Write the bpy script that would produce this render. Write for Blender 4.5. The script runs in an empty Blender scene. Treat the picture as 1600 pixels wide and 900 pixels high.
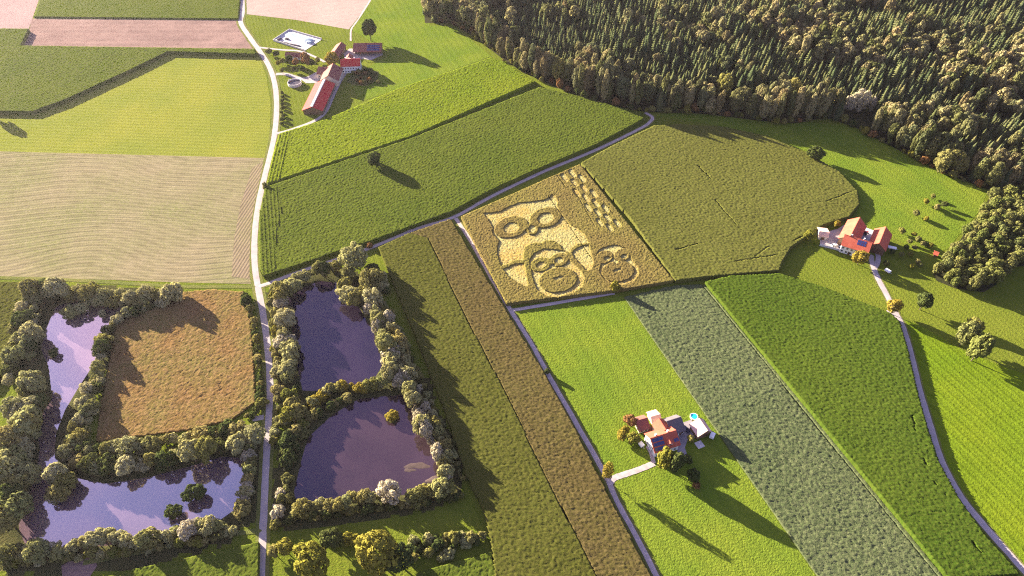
import bpy, bmesh, math, random
import numpy as np
from mathutils import Vector, Matrix
from mathutils.geometry import tessellate_polygon

random.seed(7); RNG = np.random.default_rng(7)
S = bpy.context.scene
COL = S.collection
R = math.radians

# ------------------------------------------------------------------ camera
CAM_H, CAM_F, CAM_P = 300.0, 1067.0, R(46)
cam = bpy.data.cameras.new('camera'); cam_o = bpy.data.objects.new('camera', cam); COL.objects.link(cam_o)
cam.sensor_width = 36; cam.lens = 36 * CAM_F / 1600; cam.clip_start = 1; cam.clip_end = 20000
cam_o.location = (0, 0, CAM_H); cam_o.rotation_euler = (R(90) - CAM_P, 0, 0)
S.camera = cam_o

# ------------------------------------------------------------------ sky, sun, exposure
SUN_EL, SHADOW_AZ = R(14), R(-37)                     # shadows fall towards this bearing
sun_dir = Vector((-math.cos(SHADOW_AZ) * math.cos(SUN_EL), -math.sin(SHADOW_AZ) * math.cos(SUN_EL), math.sin(SUN_EL)))
W = bpy.data.worlds.new('World'); S.world = W; W.use_nodes = True
nt = W.node_tree; bg = nt.nodes['Background']
sky = nt.nodes.new('ShaderNodeTexSky'); sky.sky_type = 'NISHITA'; sky.sun_disc = False
sky.sun_elevation = SUN_EL; sky.sun_rotation = math.atan2(sun_dir.x, sun_dir.y)
sky.altitude = 600; sky.air_density = 1.0; sky.dust_density = 1.6; sky.ozone_density = 2.5
tint = nt.nodes.new('ShaderNodeMix'); tint.data_type = 'RGBA'; tint.blend_type = 'MULTIPLY'; tint.inputs[0].default_value = 1
tint.inputs[7].default_value = (1.12, 0.86, 1.10, 1)    # the photograph's violet cast of the evening sky
tcw = nt.nodes.new('ShaderNodeTexCoord'); cn = nt.nodes.new('ShaderNodeTexNoise'); cn.inputs['Scale'].default_value = 3.2; cn.inputs['Detail'].default_value = 6; nt.links.new(tcw.outputs['Generated'], cn.inputs['Vector'])
cmap = nt.nodes.new('ShaderNodeMapRange'); cmap.inputs[1].default_value = .48; cmap.inputs[2].default_value = .72; cmap.inputs[3].default_value = 0; cmap.inputs[4].default_value = .55; nt.links.new(cn.outputs[0], cmap.inputs[0])
cl = nt.nodes.new('ShaderNodeMix'); cl.data_type = 'RGBA'; cl.inputs[7].default_value = (4.5, 3.9, 3.9, 1); nt.links.new(cmap.outputs[0], cl.inputs[0]); nt.links.new(sky.outputs[0], cl.inputs[6])   # thin high cloud all over
nt.links.new(cl.outputs[2], tint.inputs[6]); nt.links.new(tint.outputs[2], bg.inputs[0])
bg.inputs[1].default_value = 0.05
sl = bpy.data.lights.new('sun', 'SUN'); sl.energy = 5.0; sl.angle = R(0.5); sl.color = (1.0, 0.87, 0.68)
so = bpy.data.objects.new('sun', sl); COL.objects.link(so)
so.rotation_euler = sun_dir.to_track_quat('Z', 'Y').to_euler(); so.location = (0, 0, 500)
vs = S.view_settings; vs.view_transform = 'Standard'; vs.look = 'None'; vs.gamma = 1; vs.exposure = 2.75
S.cycles.max_bounces = 5; S.cycles.diffuse_bounces = 2; S.cycles.glossy_bounces = 2; S.cycles.transmission_bounces = 3
S.cycles.transparent_max_bounces = 4; S.cycles.volume_bounces = 0
S.cycles.use_denoising = False; S.cycles.use_adaptive_sampling = False; S.render.filter_size = 1.15; S.cycles.pixel_filter_type = 'BLACKMAN_HARRIS'; S.cycles.filter_width = 1.15

# ------------------------------------------------------------------ helpers: ground geometry
def P(x, y, z=0.0):
    """world point at height z seen at photo position (x, y): the place the survey gives it on the ground"""
    cx, cy = (x - 800) / CAM_F, -(y - 450) / CAM_F
    d = (cx, math.cos(CAM_P) + cy * math.sin(CAM_P), -math.sin(CAM_P) + cy * math.cos(CAM_P))
    t = (z - CAM_H) / d[2]
    return Vector((d[0] * t, d[1] * t, z))
def PX(X, Y, Z=0.0):
    """inverse, numpy: ground -> photo position, for field outlines and patterns"""
    vy, vz = Y, Z - CAM_H
    dep = vy * math.cos(CAM_P) - vz * math.sin(CAM_P)
    up = vy * math.sin(CAM_P) + vz * math.cos(CAM_P)
    return 800 + CAM_F * X / dep, 450 - CAM_F * up / dep
def pscale(x, y): return (CAM_F * math.sin(CAM_P) + (y - 450) * math.cos(CAM_P)) / CAM_H    # pixels per metre
def smooth(pts, n=6):
    pts = [Vector(p) for p in pts]; out = []
    for i in range(len(pts) - 1):
        a, b, c, d = pts[max(i - 1, 0)], pts[i], pts[i + 1], pts[min(i + 2, len(pts) - 1)]
        for k in range(n):
            t = k / n
            out.append(0.5 * ((2 * b) + (c - a) * t + (2 * a - 5 * b + 4 * c - d) * t * t + (3 * b - a - 3 * c + d) * t ** 3))
    return out + [pts[-1]]
def inside(poly, X, Y):
    r = np.zeros(X.shape, bool); n = len(poly)
    for i in range(n):
        x1, y1 = poly[i][0], poly[i][1]; x2, y2 = poly[(i + 1) % n][0], poly[(i + 1) % n][1]
        if y1 == y2: continue
        r ^= ((y1 > Y) != (y2 > Y)) & (X < (x2 - x1) * (Y - y1) / (y2 - y1) + x1)
    return r
def edge_dist(poly, X, Y):
    d = np.full(X.shape, 1e9); n = len(poly)
    for i in range(n):
        ax, ay = poly[i][0], poly[i][1]; bx, by = poly[(i + 1) % n][0], poly[(i + 1) % n][1]
        L = max((bx - ax) ** 2 + (by - ay) ** 2, 1e-9)
        t = np.clip(((X - ax) * (bx - ax) + (Y - ay) * (by - ay)) / L, 0, 1)
        d = np.minimum(d, np.hypot(X - ax - t * (bx - ax), Y - ay - t * (by - ay)))
    return d
def vnoise(X, Y, sc, seed=0):
    """smooth value noise in numpy"""
    r = np.random.default_rng(seed).random((64, 64)); x, y = X / sc, Y / sc
    i, j = np.floor(x).astype(int), np.floor(y).astype(int); u, v = x - i, y - j
    u, v = u * u * (3 - 2 * u), v * v * (3 - 2 * v)
    g = lambda a, b: r[a % 64, b % 64]
    return (g(i, j) * (1 - u) + g(i + 1, j) * u) * (1 - v) + (g(i, j + 1) * (1 - u) + g(i + 1, j + 1) * u) * v

def np_mesh(name, V, F, smooth_=False):
    me = bpy.data.meshes.new(name); V = np.asarray(V, np.float32); F = np.asarray(F, np.int32); n, k = F.shape
    me.vertices.add(len(V)); me.vertices.foreach_set('co', V.ravel())
    me.loops.add(n * k); me.loops.foreach_set('vertex_index', F.ravel())
    me.polygons.add(n); me.polygons.foreach_set('loop_start', np.arange(0, n * k, k, dtype=np.int32))
    me.update(calc_edges=True)
    if smooth_: me.polygons.foreach_set('use_smooth', np.ones(n, bool))
    return me
def link(name, me, mats=None, parent=None, loc=None, rotz=None):
    o = bpy.data.objects.new(name, me); COL.objects.link(o)
    if mats is not None and not me.materials:
        for m in (mats if isinstance(mats, (list, tuple)) else [mats]): me.materials.append(m)
    if parent is not None: o.parent = parent
    if loc is not None: o.location = loc
    if rotz is not None: o.rotation_euler = (0, 0, rotz)
    return o
def tag(o, label=None, cat=None, group=None, kind=None):
    if label: o['label'] = label
    if cat: o['category'] = cat
    if group: o['group'] = group
    if kind: o['kind'] = kind
    return o
def empty(name, loc, rz=0.0):
    o = bpy.data.objects.new(name, None); COL.objects.link(o); o.location = loc; o.rotation_euler = (0, 0, rz); o.empty_display_size = 1
    return o
class MB:
    def __init__(s): s.v, s.f = [], []
    def add(s, v, f):
        b = len(s.v); s.v += [tuple(p) for p in v]; s.f += [tuple(i + b for i in q) for q in f]; return s
    def box(s, x0, x1, y0, y1, z0, z1):
        return s.add([(x0, y0, z0), (x1, y0, z0), (x1, y1, z0), (x0, y1, z0), (x0, y0, z1), (x1, y0, z1), (x1, y1, z1), (x0, y1, z1)],
                     [(0, 3, 2, 1), (4, 5, 6, 7), (0, 1, 5, 4), (1, 2, 6, 5), (2, 3, 7, 6), (3, 0, 4, 7)])
    def prism(s, prof, a, b, axis='x'):
        """closed profile (y, z) extruded along x from a to b (or (x, z) along y)"""
        n = len(prof)
        g = (lambda t, p: (t, p[0], p[1])) if axis == 'x' else (lambda t, p: (p[0], t, p[1]))
        v = [g(a, p) for p in prof] + [g(b, p) for p in prof]
        return s.add(v, [tuple(range(n))[::-1], tuple(range(n, 2 * n))] + [(i, (i + 1) % n, n + (i + 1) % n, n + i) for i in range(n)])
    def cyl(s, x, y, z0, z1, r0, r1=None, n=16, cap=True):
        r1 = r0 if r1 is None else r1
        v = [(x + r0 * math.cos(2 * math.pi * i / n), y + r0 * math.sin(2 * math.pi * i / n), z0) for i in range(n)] + \
            [(x + r1 * math.cos(2 * math.pi * i / n), y + r1 * math.sin(2 * math.pi * i / n), z1) for i in range(n)]
        return s.add(v, [(i, (i + 1) % n, n + (i + 1) % n, n + i) for i in range(n)] + ([tuple(range(n))[::-1], tuple(range(n, 2 * n))] if cap else []))
    def bar(s, a, b, r0, r1, n=6):
        a, b = Vector(a), Vector(b); d = (b - a).normalized(); u = d.orthogonal().normalized(); w = d.cross(u)
        ring = lambda c, r: [c + r * (math.cos(2 * math.pi * i / n) * u + math.sin(2 * math.pi * i / n) * w) for i in range(n)]
        return s.add(ring(a, r0) + ring(b, r1), [(i, (i + 1) % n, n + (i + 1) % n, n + i) for i in range(n)] + [tuple(range(n))[::-1], tuple(range(n, 2 * n))])
    def ring(s, x, y, z0, z1, r0, r1, n=32):
        v = []
        for r, z in ((r1, z0), (r1, z1), (r0, z1), (r0, z0)):
            v += [(x + r * math.cos(2 * math.pi * i / n), y + r * math.sin(2 * math.pi * i / n), z) for i in range(n)]
        return s.add(v, [(k * n + i, k * n + (i + 1) % n, ((k + 1) % 4) * n + (i + 1) % n, ((k + 1) % 4) * n + i) for k in range(4) for i in range(n)])
    def mesh(s, name):
        me = bpy.data.meshes.new(name); me.from_pydata(s.v, [], s.f); me.update(); return me
    def build(s, name, mat, parent=None, **k): return link(name, s.mesh(name), mat, parent, **k)

# ------------------------------------------------------------------ materials
def new_mat(name):
    m = bpy.data.materials.new(name); m.use_nodes = True
    b = m.node_tree.nodes['Principled BSDF']; b.inputs['Roughness'].default_value = 0.9
    b.inputs['Specular IOR Level'].default_value = 0.15
    return m, m.node_tree, b
def N(t, kind, **k):
    n = t.nodes.new(kind)
    for a, v in k.items(): setattr(n, a, v)
    return n
def mixc(t, fac, a, b, mode='MIX'):
    n = N(t, 'ShaderNodeMix', data_type='RGBA', blend_type=mode)
    for i, v in ((0, fac), (6, a), (7, b)):
        if hasattr(v, 'is_linked'): t.links.new(v, n.inputs[i])
        else: n.inputs[i].default_value = v if i == 0 else (*v, 1)
    return n.outputs[2]
def math_(t, op, a, b=0.0, clamp=False):
    n = N(t, 'ShaderNodeMath', operation=op, use_clamp=clamp)
    for i, v in ((0, a), (1, b)):
        if hasattr(v, 'is_linked'): t.links.new(v, n.inputs[i])
        else: n.inputs[i].default_value = v
    return n.outputs[0]
def noise(t, pos, scale, detail=3, rough=0.55):
    n = N(t, 'ShaderNodeTexNoise'); n.inputs['Scale'].default_value = scale; n.inputs['Detail'].default_value = detail
    n.inputs['Roughness'].default_value = rough; t.links.new(pos, n.inputs['Vector']); return n.outputs[0]
def ramp(t, fac, lo, hi):
    n = N(t, 'ShaderNodeMapRange', clamp=True); n.inputs[1].default_value = lo; n.inputs[2].default_value = hi
    t.links.new(fac, n.inputs[0]); return n.outputs[0]
def field_mat(name, ca, cb, cc=None, big=0.03, fine=1.2, cfine=0.5, rows=None, bump=0.25, bscale=1.5, rough=0.95, wob=0.0, patch=(0.35, 0.65)):
    """ground or crop: two tones in large patches, a third in fine speckle, optional rows (bearing deg, spacing m, strength)"""
    m, t, b = new_mat(name); geo = N(t, 'ShaderNodeNewGeometry'); pos = geo.outputs['Position']
    c = mixc(t, ramp(t, noise(t, pos, big, 4), *patch), ca, cb)
    if cc: c = mixc(t, math_(t, 'MULTIPLY', ramp(t, noise(t, pos, fine, 3, 0.7), 0.42, 0.68), cfine), c, cc)
    h = noise(t, pos, bscale, 3, 0.7)
    if rows:
        for (ang, sp, st) in (rows if isinstance(rows, list) else [rows]):
            d = N(t, 'ShaderNodeVectorMath', operation='DOT_PRODUCT'); t.links.new(pos, d.inputs[0])
            d.inputs[1].default_value = (-math.sin(R(ang)), math.cos(R(ang)), 0)
            ph = math_(t, 'MULTIPLY', d.outputs['Value'], 2 * math.pi / sp)
            if wob: ph = math_(t, 'ADD', ph, math_(t, 'MULTIPLY', noise(t, pos, 0.0065, 1), wob))
            sn = math_(t, 'MULTIPLY_ADD', math_(t, 'SINE', ph), 0.5); sn.node.inputs[2].default_value = 0.5
            brk = ramp(t, noise(t, pos, 0.11, 3), 0.3, 0.7)
            c = mixc(t, math_(t, 'MULTIPLY', math_(t, 'MULTIPLY', sn, brk), st), c, tuple(v * 0.45 for v in ca))
            h = math_(t, 'ADD', h, math_(t, 'MULTIPLY', sn, st * 0.8))
    t.links.new(c, b.inputs['Base Color']); b.inputs['Roughness'].default_value = rough
    bp = N(t, 'ShaderNodeBump'); bp.inputs['Strength'].default_value = bump; bp.inputs['Distance'].default_value = 0.6
    t.links.new(h, bp.inputs['Height']); t.links.new(bp.outputs[0], b.inputs['Normal'])
    b.inputs['Specular IOR Level'].default_value = 0.0
    return m
def plain(name, col, rough=0.8, var=0.25, scale=0.8, metal=0.0, spec=0.3, coords='Object'):
    m, t, b = new_mat(name); tc = N(t, 'ShaderNodeTexCoord')
    n = noise(t, tc.outputs[coords], scale, 4, 0.65)
    t.links.new(mixc(t, ramp(t, n, 0.3, 0.7), tuple(v * (1 - var) for v in col), tuple(min(1, v * (1 + var * 0.5)) for v in col)), b.inputs['Base Color'])
    b.inputs['Roughness'].default_value = rough; b.inputs['Metallic'].default_value = metal; b.inputs['Specular IOR Level'].default_value = spec
    return m
def roof_mat(name, col, col2):
    m, t, b = new_mat(name); tc = N(t, 'ShaderNodeTexCoord'); pos = tc.outputs['Object']
    c = mixc(t, ramp(t, noise(t, pos, 0.35, 4), 0.3, 0.7), col, col2)
    c = mixc(t, math_(t, 'MULTIPLY', ramp(t, noise(t, pos, 4.0, 2), 0.45, 0.7), 0.35), c, tuple(v * 0.5 for v in col))
    wv = N(t, 'ShaderNodeTexWave', wave_type='BANDS', bands_direction='X'); wv.inputs['Scale'].default_value = 1.0; t.links.new(pos, wv.inputs['Vector'])
    bp = N(t, 'ShaderNodeBump'); bp.inputs['Strength'].default_value = 0.25; bp.inputs['Distance'].default_value = 0.1
    t.links.new(wv.outputs[0], bp.inputs['Height']); t.links.new(bp.outputs[0], b.inputs['Normal'])
    t.links.new(c, b.inputs['Base Color']); b.inputs['Roughness'].default_value = 0.8
    return m
def leaf_mat(name, cols, transl=0.25, noise_sc=0.5):
    """foliage: tone varies from tree to tree (object random + per-tree attribute) and a little within the crown"""
    m = bpy.data.materials.new(name); m.use_nodes = True; t = m.node_tree; t.nodes.clear()
    oi = N(t, 'ShaderNodeObjectInfo'); at = N(t, 'ShaderNodeAttribute', attribute_name='tint'); at.attribute_type = 'GEOMETRY'
    f = math_(t, 'FRACT', math_(t, 'ADD', oi.outputs['Random'], at.outputs['Fac']))
    cr = N(t, 'ShaderNodeValToRGB'); t.links.new(f, cr.inputs[0]); el = cr.color_ramp.elements
    el[0].position = 0; el[0].color = (*cols[0], 1); el[1].position = 1; el[1].color = (*cols[-1], 1)
    for i, c in enumerate(cols[1:-1], 1): e = el.new(i / (len(cols) - 1)); e.color = (*c, 1)
    geo = N(t, 'ShaderNodeNewGeometry'); n = ramp(t, noise(t, geo.outputs['Position'], noise_sc, 3), 0.35, 0.7)
    c = mixc(t, math_(t, 'MULTIPLY', n, 0.45), cr.outputs[0], (1.5, 1.35, 0.9), 'MULTIPLY')
    d = N(t, 'ShaderNodeBsdfDiffuse'); tr = N(t, 'ShaderNodeBsdfTranslucent'); mx = N(t, 'ShaderNodeMixShader'); out = N(t, 'ShaderNodeOutputMaterial')
    t.links.new(c, d.inputs[0]); t.links.new(c, tr.inputs[0]); mx.inputs[0].default_value = transl
    t.links.new(d.outputs[0], mx.inputs[1]); t.links.new(tr.outputs[0], mx.inputs[2]); t.links.new(mx.outputs[0], out.inputs[0])
    return m

M = {}
M['grass'] = field_mat('meadow_grass', (.088, .122, .013), (.125, .155, .017), (.16, .165, .026), big=.02, fine=.6, bump=.7, bscale=.9, rows=(-70, 3.4, .18))
M['grass_far'] = field_mat('hay_meadow_grass', (.165, .19, .028), (.21, .215, .032), (.13, .155, .024), big=.02, fine=.5, bump=.6, bscale=.8, rows=(-3, 4.2, .22))
M['grass_bright'] = field_mat('fresh_meadow_grass', (.105, .16, .016), (.15, .19, .02), (.075, .118, .013), big=.035, fine=.6, cfine=.6, bump=.9, bscale=.9, rows=(-67, 6.5, .2), wob=1.5)
M['grass_mown'] = field_mat('mown_meadow_grass', (.11, .175, .010), (.15, .195, .012), (.09, .135, .009), big=.02, fine=.5, bump=.6, bscale=.7, rows=[(-64, 5.2, .4), (-64, 2.6, .25)], wob=2.0)
M['verge'] = field_mat('verge_grass', (.12, .14, .035), (.17, .165, .05), (.07, .09, .025), big=.1, fine=.8, bump=.6, bscale=1.2)
M['shade_grass'] = field_mat('rough_bank_grass', (.055, .075, .022), (.10, .105, .03), (.14, .125, .045), big=.08, fine=.7, bump=.8, bscale=.8)
M['bank'] = field_mat('pond_bank_dark', (.035, .042, .018), (.06, .06, .022), (.10, .085, .035), big=.12, fine=.9, bump=.8, bscale=1.0)
M['stubble_pink'] = field_mat('pale_stubble', (.33, .25, .215), (.39, .305, .26), (.28, .21, .185), big=.02, fine=.4, bump=.3, rows=(-6, 3.0, .25))
M['stubble_tan'] = field_mat('tan_stubble', (.29, .205, .19), (.34, .245, .225), (.24, .175, .16), big=.02, fine=.4, bump=.2, rows=(20, 3, .12))
M['plough'] = field_mat('harrowed_soil', (.22, .145, .125), (.29, .195, .165), (.17, .115, .10), big=.03, fine=.5, bump=.35, rows=[(0, 2.4, .35), (0, 9, .25)])
M['stripe'] = field_mat('greening_stubble', (.23, .195, .11), (.175, .175, .07), (.275, .23, .15), big=.018, fine=.5, cfine=.6, bump=.4, rows=[(-2, 5.2, .45), (4, 2.6, .3)], wob=110.0)
M['headland'] = field_mat('headland_stubble', (.22, .165, .115), (.19, .165, .085), (.26, .20, .15), big=.03, fine=.5, bump=.3, rows=(81, 2.0, .6))
M['corn'] = field_mat('corn_green', (.058, .086, .011), (.074, .098, .013), (.115, .115, .024), big=.02, fine=1.0, cfine=.5, bump=.3, bscale=1.6, rows=(35, 2.8, .22))
M['corn_lush'] = field_mat('corn_lush', (.098, .145, .009), (.13, .165, .011), (.165, .175, .024), big=.015, fine=.7, cfine=.45, bump=.3, bscale=1.6, rows=(23, 6, .2))
M['corn_olive'] = field_mat('corn_olive', (.078, .086, .017), (.088, .098, .02), (.135, .118, .038), big=.02, fine=1.1, cfine=.55, bump=.3, bscale=1.6, rows=(-66, 2.8, .22))
M['corn_ripe'] = field_mat('corn_ripening', (.07, .056, .018), (.074, .066, .018), (.145, .105, .048), big=.03, fine=1.2, cfine=.6, bump=.3, bscale=1.4, rows=(-68, 2.6, .25))
M['corn_shade_tone'] = field_mat('corn_olive_with_shade', (.056, .062, .011), (.066, .073, .014), (.11, .095, .028), big=.02, fine=1.2, cfine=.5, bump=.3, bscale=1.4, rows=(-68, 2.8, .22))  # olive corn, tree shade and canopy self-shading put into the darker colour
M['corn_maze'] = field_mat('corn_maze_leaves', (.125, .095, .03), (.145, .13, .03), (.22, .17, .06), big=.025, fine=1.0, cfine=.6, bump=.3, bscale=1.4)
M['corn_deep'] = field_mat('corn_deep_green', (.040, .074, .008), (.055, .088, .010), (.10, .108, .02), big=.02, fine=1.0, cfine=.5, bump=.3, bscale=1.4, rows=(-67, 2.6, .25))
M['straw'] = field_mat('cut_straw', (.31, .275, .095), (.33, .225, .05), (.40, .36, .17), big=.03, fine=.9, cfine=.7, bump=.4, bscale=1.2, patch=(.45, .6))
M['cabbage'] = field_mat('grey_green_leaf_crop', (.062, .084, .034), (.08, .10, .042), (.165, .17, .085), big=.02, fine=1.0, cfine=.55, bump=.5, bscale=1.5, rows=(-67, 2.6, .2))
M['reed'] = field_mat('dry_reed', (.14, .085, .03), (.12, .105, .03), (.245, .15, .07), big=.045, fine=.7, cfine=.75, bump=.7, bscale=.9)
M['forest_floor'] = field_mat('forest_floor', (.03, .035, .016), (.045, .045, .02), (.06, .05, .03), big=.05, fine=.3)
M['gravel'] = plain('pale_gravel_road', (.38, .335, .325), .95, .18, .25, coords='Object', spec=.1)
M['track'] = plain('farm_track_gravel', (.44, .37, .35), .95, .25, .4, spec=.1)
M['asphalt'] = plain('yard_paving', (.30, .27, .28), .9, .25, .3, spec=.2)
M['concrete'] = plain('concrete', (.55, .52, .50), .9, .2, .5)
M['white_wall'] = plain('white_render', (.78, .76, .72), .85, .1, .6)
M['cream_wall'] = plain('cream_render', (.62, .52, .40), .85, .12, .6)
M['wood'] = plain('weathered_wood', (.17, .10, .06), .8, .35, 1.5)
M['roof_red'] = roof_mat('red_tile', (.40, .085, .05), (.48, .125, .075))
M['roof_crimson'] = roof_mat('crimson_sheet', (.46, .035, .035), (.54, .06, .05))
M['roof_brown'] = roof_mat('brown_tile', (.22, .075, .06), (.28, .11, .085))
M['roof_dark'] = roof_mat('dark_slate', (.10, .09, .10), (.15, .13, .14))
M['roof_pink'] = roof_mat('pale_tile', (.58, .36, .29), (.66, .45, .37))
M['ridge'] = plain('ridge_light', (.75, .68, .62), .6, .1)
M['solar'] = plain('solar_glass', (.025, .045, .16), .25, .3, 2.0, spec=.6)
M['glass'] = plain('window_glass', (.03, .035, .05), .1, .3, 1.0, spec=.6)
M['door'] = plain('door_wood', (.12, .06, .035), .6, .3)
M['frame'] = plain('white_frame', (.8, .8, .78), .6, .05)
M['tyre'] = plain('rubber', (.02, .02, .02), .9, .2)
M['car_white'] = plain('white_car_paint', (.8, .8, .8), .25, .03, spec=.6)
M['car_dark'] = plain('dark_blue_car_paint', (.03, .035, .07), .25, .1, spec=.6)
M['car_red'] = plain('red_tractor_paint', (.35, .03, .02), .35, .1, spec=.5)
M['steel'] = plain('galvanised_steel', (.5, .5, .52), .45, .15, metal=.5)
M['tarp'] = plain('silage_sheet', (.28, .36, .42), .5, .3, .6)
M['white_sheet'] = plain('white_sheet', (.82, .8, .78), .6, .05)
M['mud'] = plain('wet_mud', (.085, .06, .055), .8, .3, .5, spec=.1)
M['slurry'] = plain('slurry', (.075, .06, .065), .3, .2)
M['pool_water'] = plain('pool_water', (.02, .50, .62), .1, .1, spec=.6)
M['bark'] = plain('bark', (.10, .075, .055), .95, .35, 3.0)
M['leaf_forest'] = leaf_mat('forest_leaves', [(.10, .115, .042), (.16, .165, .065), (.29, .26, .13), (.13, .15, .075), (.34, .295, .155), (.11, .13, .052), (.24, .195, .10), (.09, .11, .048)])
M['leaf_wood'] = leaf_mat('wood_leaves', [(.10, .125, .035), (.14, .155, .045), (.17, .17, .06), (.12, .14, .05)], .2)
M['leaf_spruce'] = leaf_mat('spruce_needles', [(.05, .07, .034), (.072, .09, .04), (.105, .115, .048), (.06, .078, .042), (.135, .13, .058)], .1)
M['leaf_willow'] = leaf_mat('willow_leaves', [(.23, .235, .09), (.34, .32, .155), (.19, .21, .075), (.38, .355, .20), (.24, .245, .09), (.31, .295, .14)], .22, .4)
M['leaf_shrub'] = leaf_mat('shrub_leaves', [(.17, .175, .05), (.24, .22, .07), (.15, .155, .055), (.30, .26, .10)], .25)
M['leaf_garden'] = leaf_mat('garden_leaves', [(.17, .175, .03), (.22, .205, .036), (.14, .155, .035), (.25, .22, .04)], .25)
M['leaf_dark'] = leaf_mat('dark_leaves', [(.055, .075, .025), (.075, .095, .03), (.09, .10, .032)], .2)
M['leaf_gold'] = leaf_mat('golden_leaves', [(.26, .21, .04), (.24, .20, .035)], .3)
M['leaf_rust'] = leaf_mat('rusty_leaves', [(.24, .13, .05), (.21, .12, .055)], .25)
M['leaf_silver'] = leaf_mat('silver_leaves', [(.40, .36, .26), (.37, .34, .24)], .2)
def water_mat(name, col, mirror, mc=(1, .86, .86, 1)):
    m = bpy.data.materials.new(name); m.use_nodes = True; t = m.node_tree; t.nodes.clear(); geo = N(t, 'ShaderNodeNewGeometry'); pos = geo.outputs['Position']
    c = mixc(t, ramp(t, noise(t, pos, .03, 5), .42, .7), col, tuple(v * 1.7 for v in col))
    d = N(t, 'ShaderNodeBsdfDiffuse'); t.links.new(c, d.inputs[0]); g = N(t, 'ShaderNodeBsdfGlossy'); g.inputs['Roughness'].default_value = .05; g.inputs['Color'].default_value = mc
    bp = N(t, 'ShaderNodeBump'); bp.inputs['Strength'].default_value = .02; bp.inputs['Distance'].default_value = .2
    t.links.new(noise(t, pos, .7, 3), bp.inputs['Height']); t.links.new(bp.outputs[0], g.inputs['Normal'])
    mx = N(t, 'ShaderNodeMixShader'); mx.inputs[0].default_value = mirror; out = N(t, 'ShaderNodeOutputMaterial')
    t.links.new(d.outputs[0], mx.inputs[1]); t.links.new(g.outputs[0], mx.inputs[2]); t.links.new(mx.outputs[0], out.inputs[0])
    return m
M['water_pale'] = water_mat('silty_pond_water', (.13, .085, .105), .45)
M['water_deep'] = water_mat('dark_pond_water', (.014, .009, .018), .085, (.85, .76, 1, 1))
M['water_brown'] = water_mat('peaty_pond_water', (.027, .016, .02), .085, (.9, .76, 1, 1))

# ------------------------------------------------------------------ ground with pond basins
POND_W = [(66, 520), (84, 478), (118, 466), (165, 470), (215, 466), (205, 485), (178, 498), (163, 532), (146, 572), (124, 606), (104, 640), (90, 675), (88, 712), (112, 742), (165, 752), (232, 742), (300, 724), (345, 710), (388, 712), (388, 755), (376, 792), (345, 814), (300, 832), (200, 850), (100, 864), (34, 852), (24, 822), (34, 778), (52, 745), (58, 700), (50, 664), (78, 622), (72, 572), (60, 545)]
POND_N = [(448, 462), (470, 448), (500, 436), (532, 440), (562, 476), (592, 528), (600, 572), (580, 602), (540, 612), (470, 612), (458, 560), (452, 510)]
POND_S = [(468, 716), (478, 682), (518, 645), (560, 620), (642, 612), (656, 660), (690, 716), (696, 745), (640, 774), (560, 786), (470, 806), (455, 770)]
ponds = [[P(*q) for q in pl] for pl in (POND_W, POND_N, POND_S)]
gx = np.unique(np.concatenate([[-6000, -3000, -1500, -900], np.arange(-560, -330, 20), np.arange(-330, -24, 2.0), np.arange(-24, 600, 24), [900, 1500, 3000, 6000]]))
gy = np.unique(np.concatenate([[-3000, -1000, -300, 0, 60], np.arange(100, 330, 2.0), np.arange(330, 800, 24), [1000, 1600, 3000, 7000]]))
GX, GY = np.meshgrid(gx, gy); GZ = np.zeros_like(GX)
for pl in ponds:
    ins = inside(pl, GX, GY); d = edge_dist(pl, GX, GY); GZ = np.where(ins, -np.clip(d * .4 + .1, 0, 2.2), GZ)
idx = np.arange(GX.size).reshape(GX.shape)
F = np.stack([idx[:-1, :-1], idx[:-1, 1:], idx[1:, 1:], idx[1:, :-1]], -1).reshape(-1, 4)
gme = np_mesh('ground', np.stack([GX, GY, GZ], -1).reshape(-1, 3), F, True)
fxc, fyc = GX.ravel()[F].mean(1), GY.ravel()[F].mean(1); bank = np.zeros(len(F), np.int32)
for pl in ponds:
    dd_ = edge_dist(pl, fxc, fyc) + (vnoise(fxc, fyc, 5, 8) - .5) * 5; bank[(dd_ < 11) | inside(pl, fxc, fyc)] = 1  # darker ground tone in an uneven band around each pond
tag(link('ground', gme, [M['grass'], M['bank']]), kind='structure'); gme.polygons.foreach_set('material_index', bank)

def sheet(name, poly, z, mat, kind='structure', wz=None):
    pts = [Vector((p[0], p[1], z)) for p in poly]
    me = bpy.data.meshes.new(name); me.from_pydata([tuple(p) for p in pts], [], [tuple(t) for t in tessellate_polygon([pts])]); me.update()
    bm = bmesh.new(); bm.from_mesh(me); bmesh.ops.recalc_face_normals(bm, faces=bm.faces)
    for f in bm.faces:
        if f.normal.z < 0: f.normal_flip()
    bm.to_mesh(me); bm.free()
    return tag(link(name, me, mat), kind=kind)
def pxsheet(name, px, z, mat, **k): return sheet(name, [P(*q) for q in px], z, mat, **k)
for nm, pl, mt in (('pond_water', ponds[0], 'water_pale'), ('pond_water', ponds[1], 'water_deep'), ('pond_water', ponds[2], 'water_brown')):
    sheet(nm, pl, -.5, M[mt])

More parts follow.
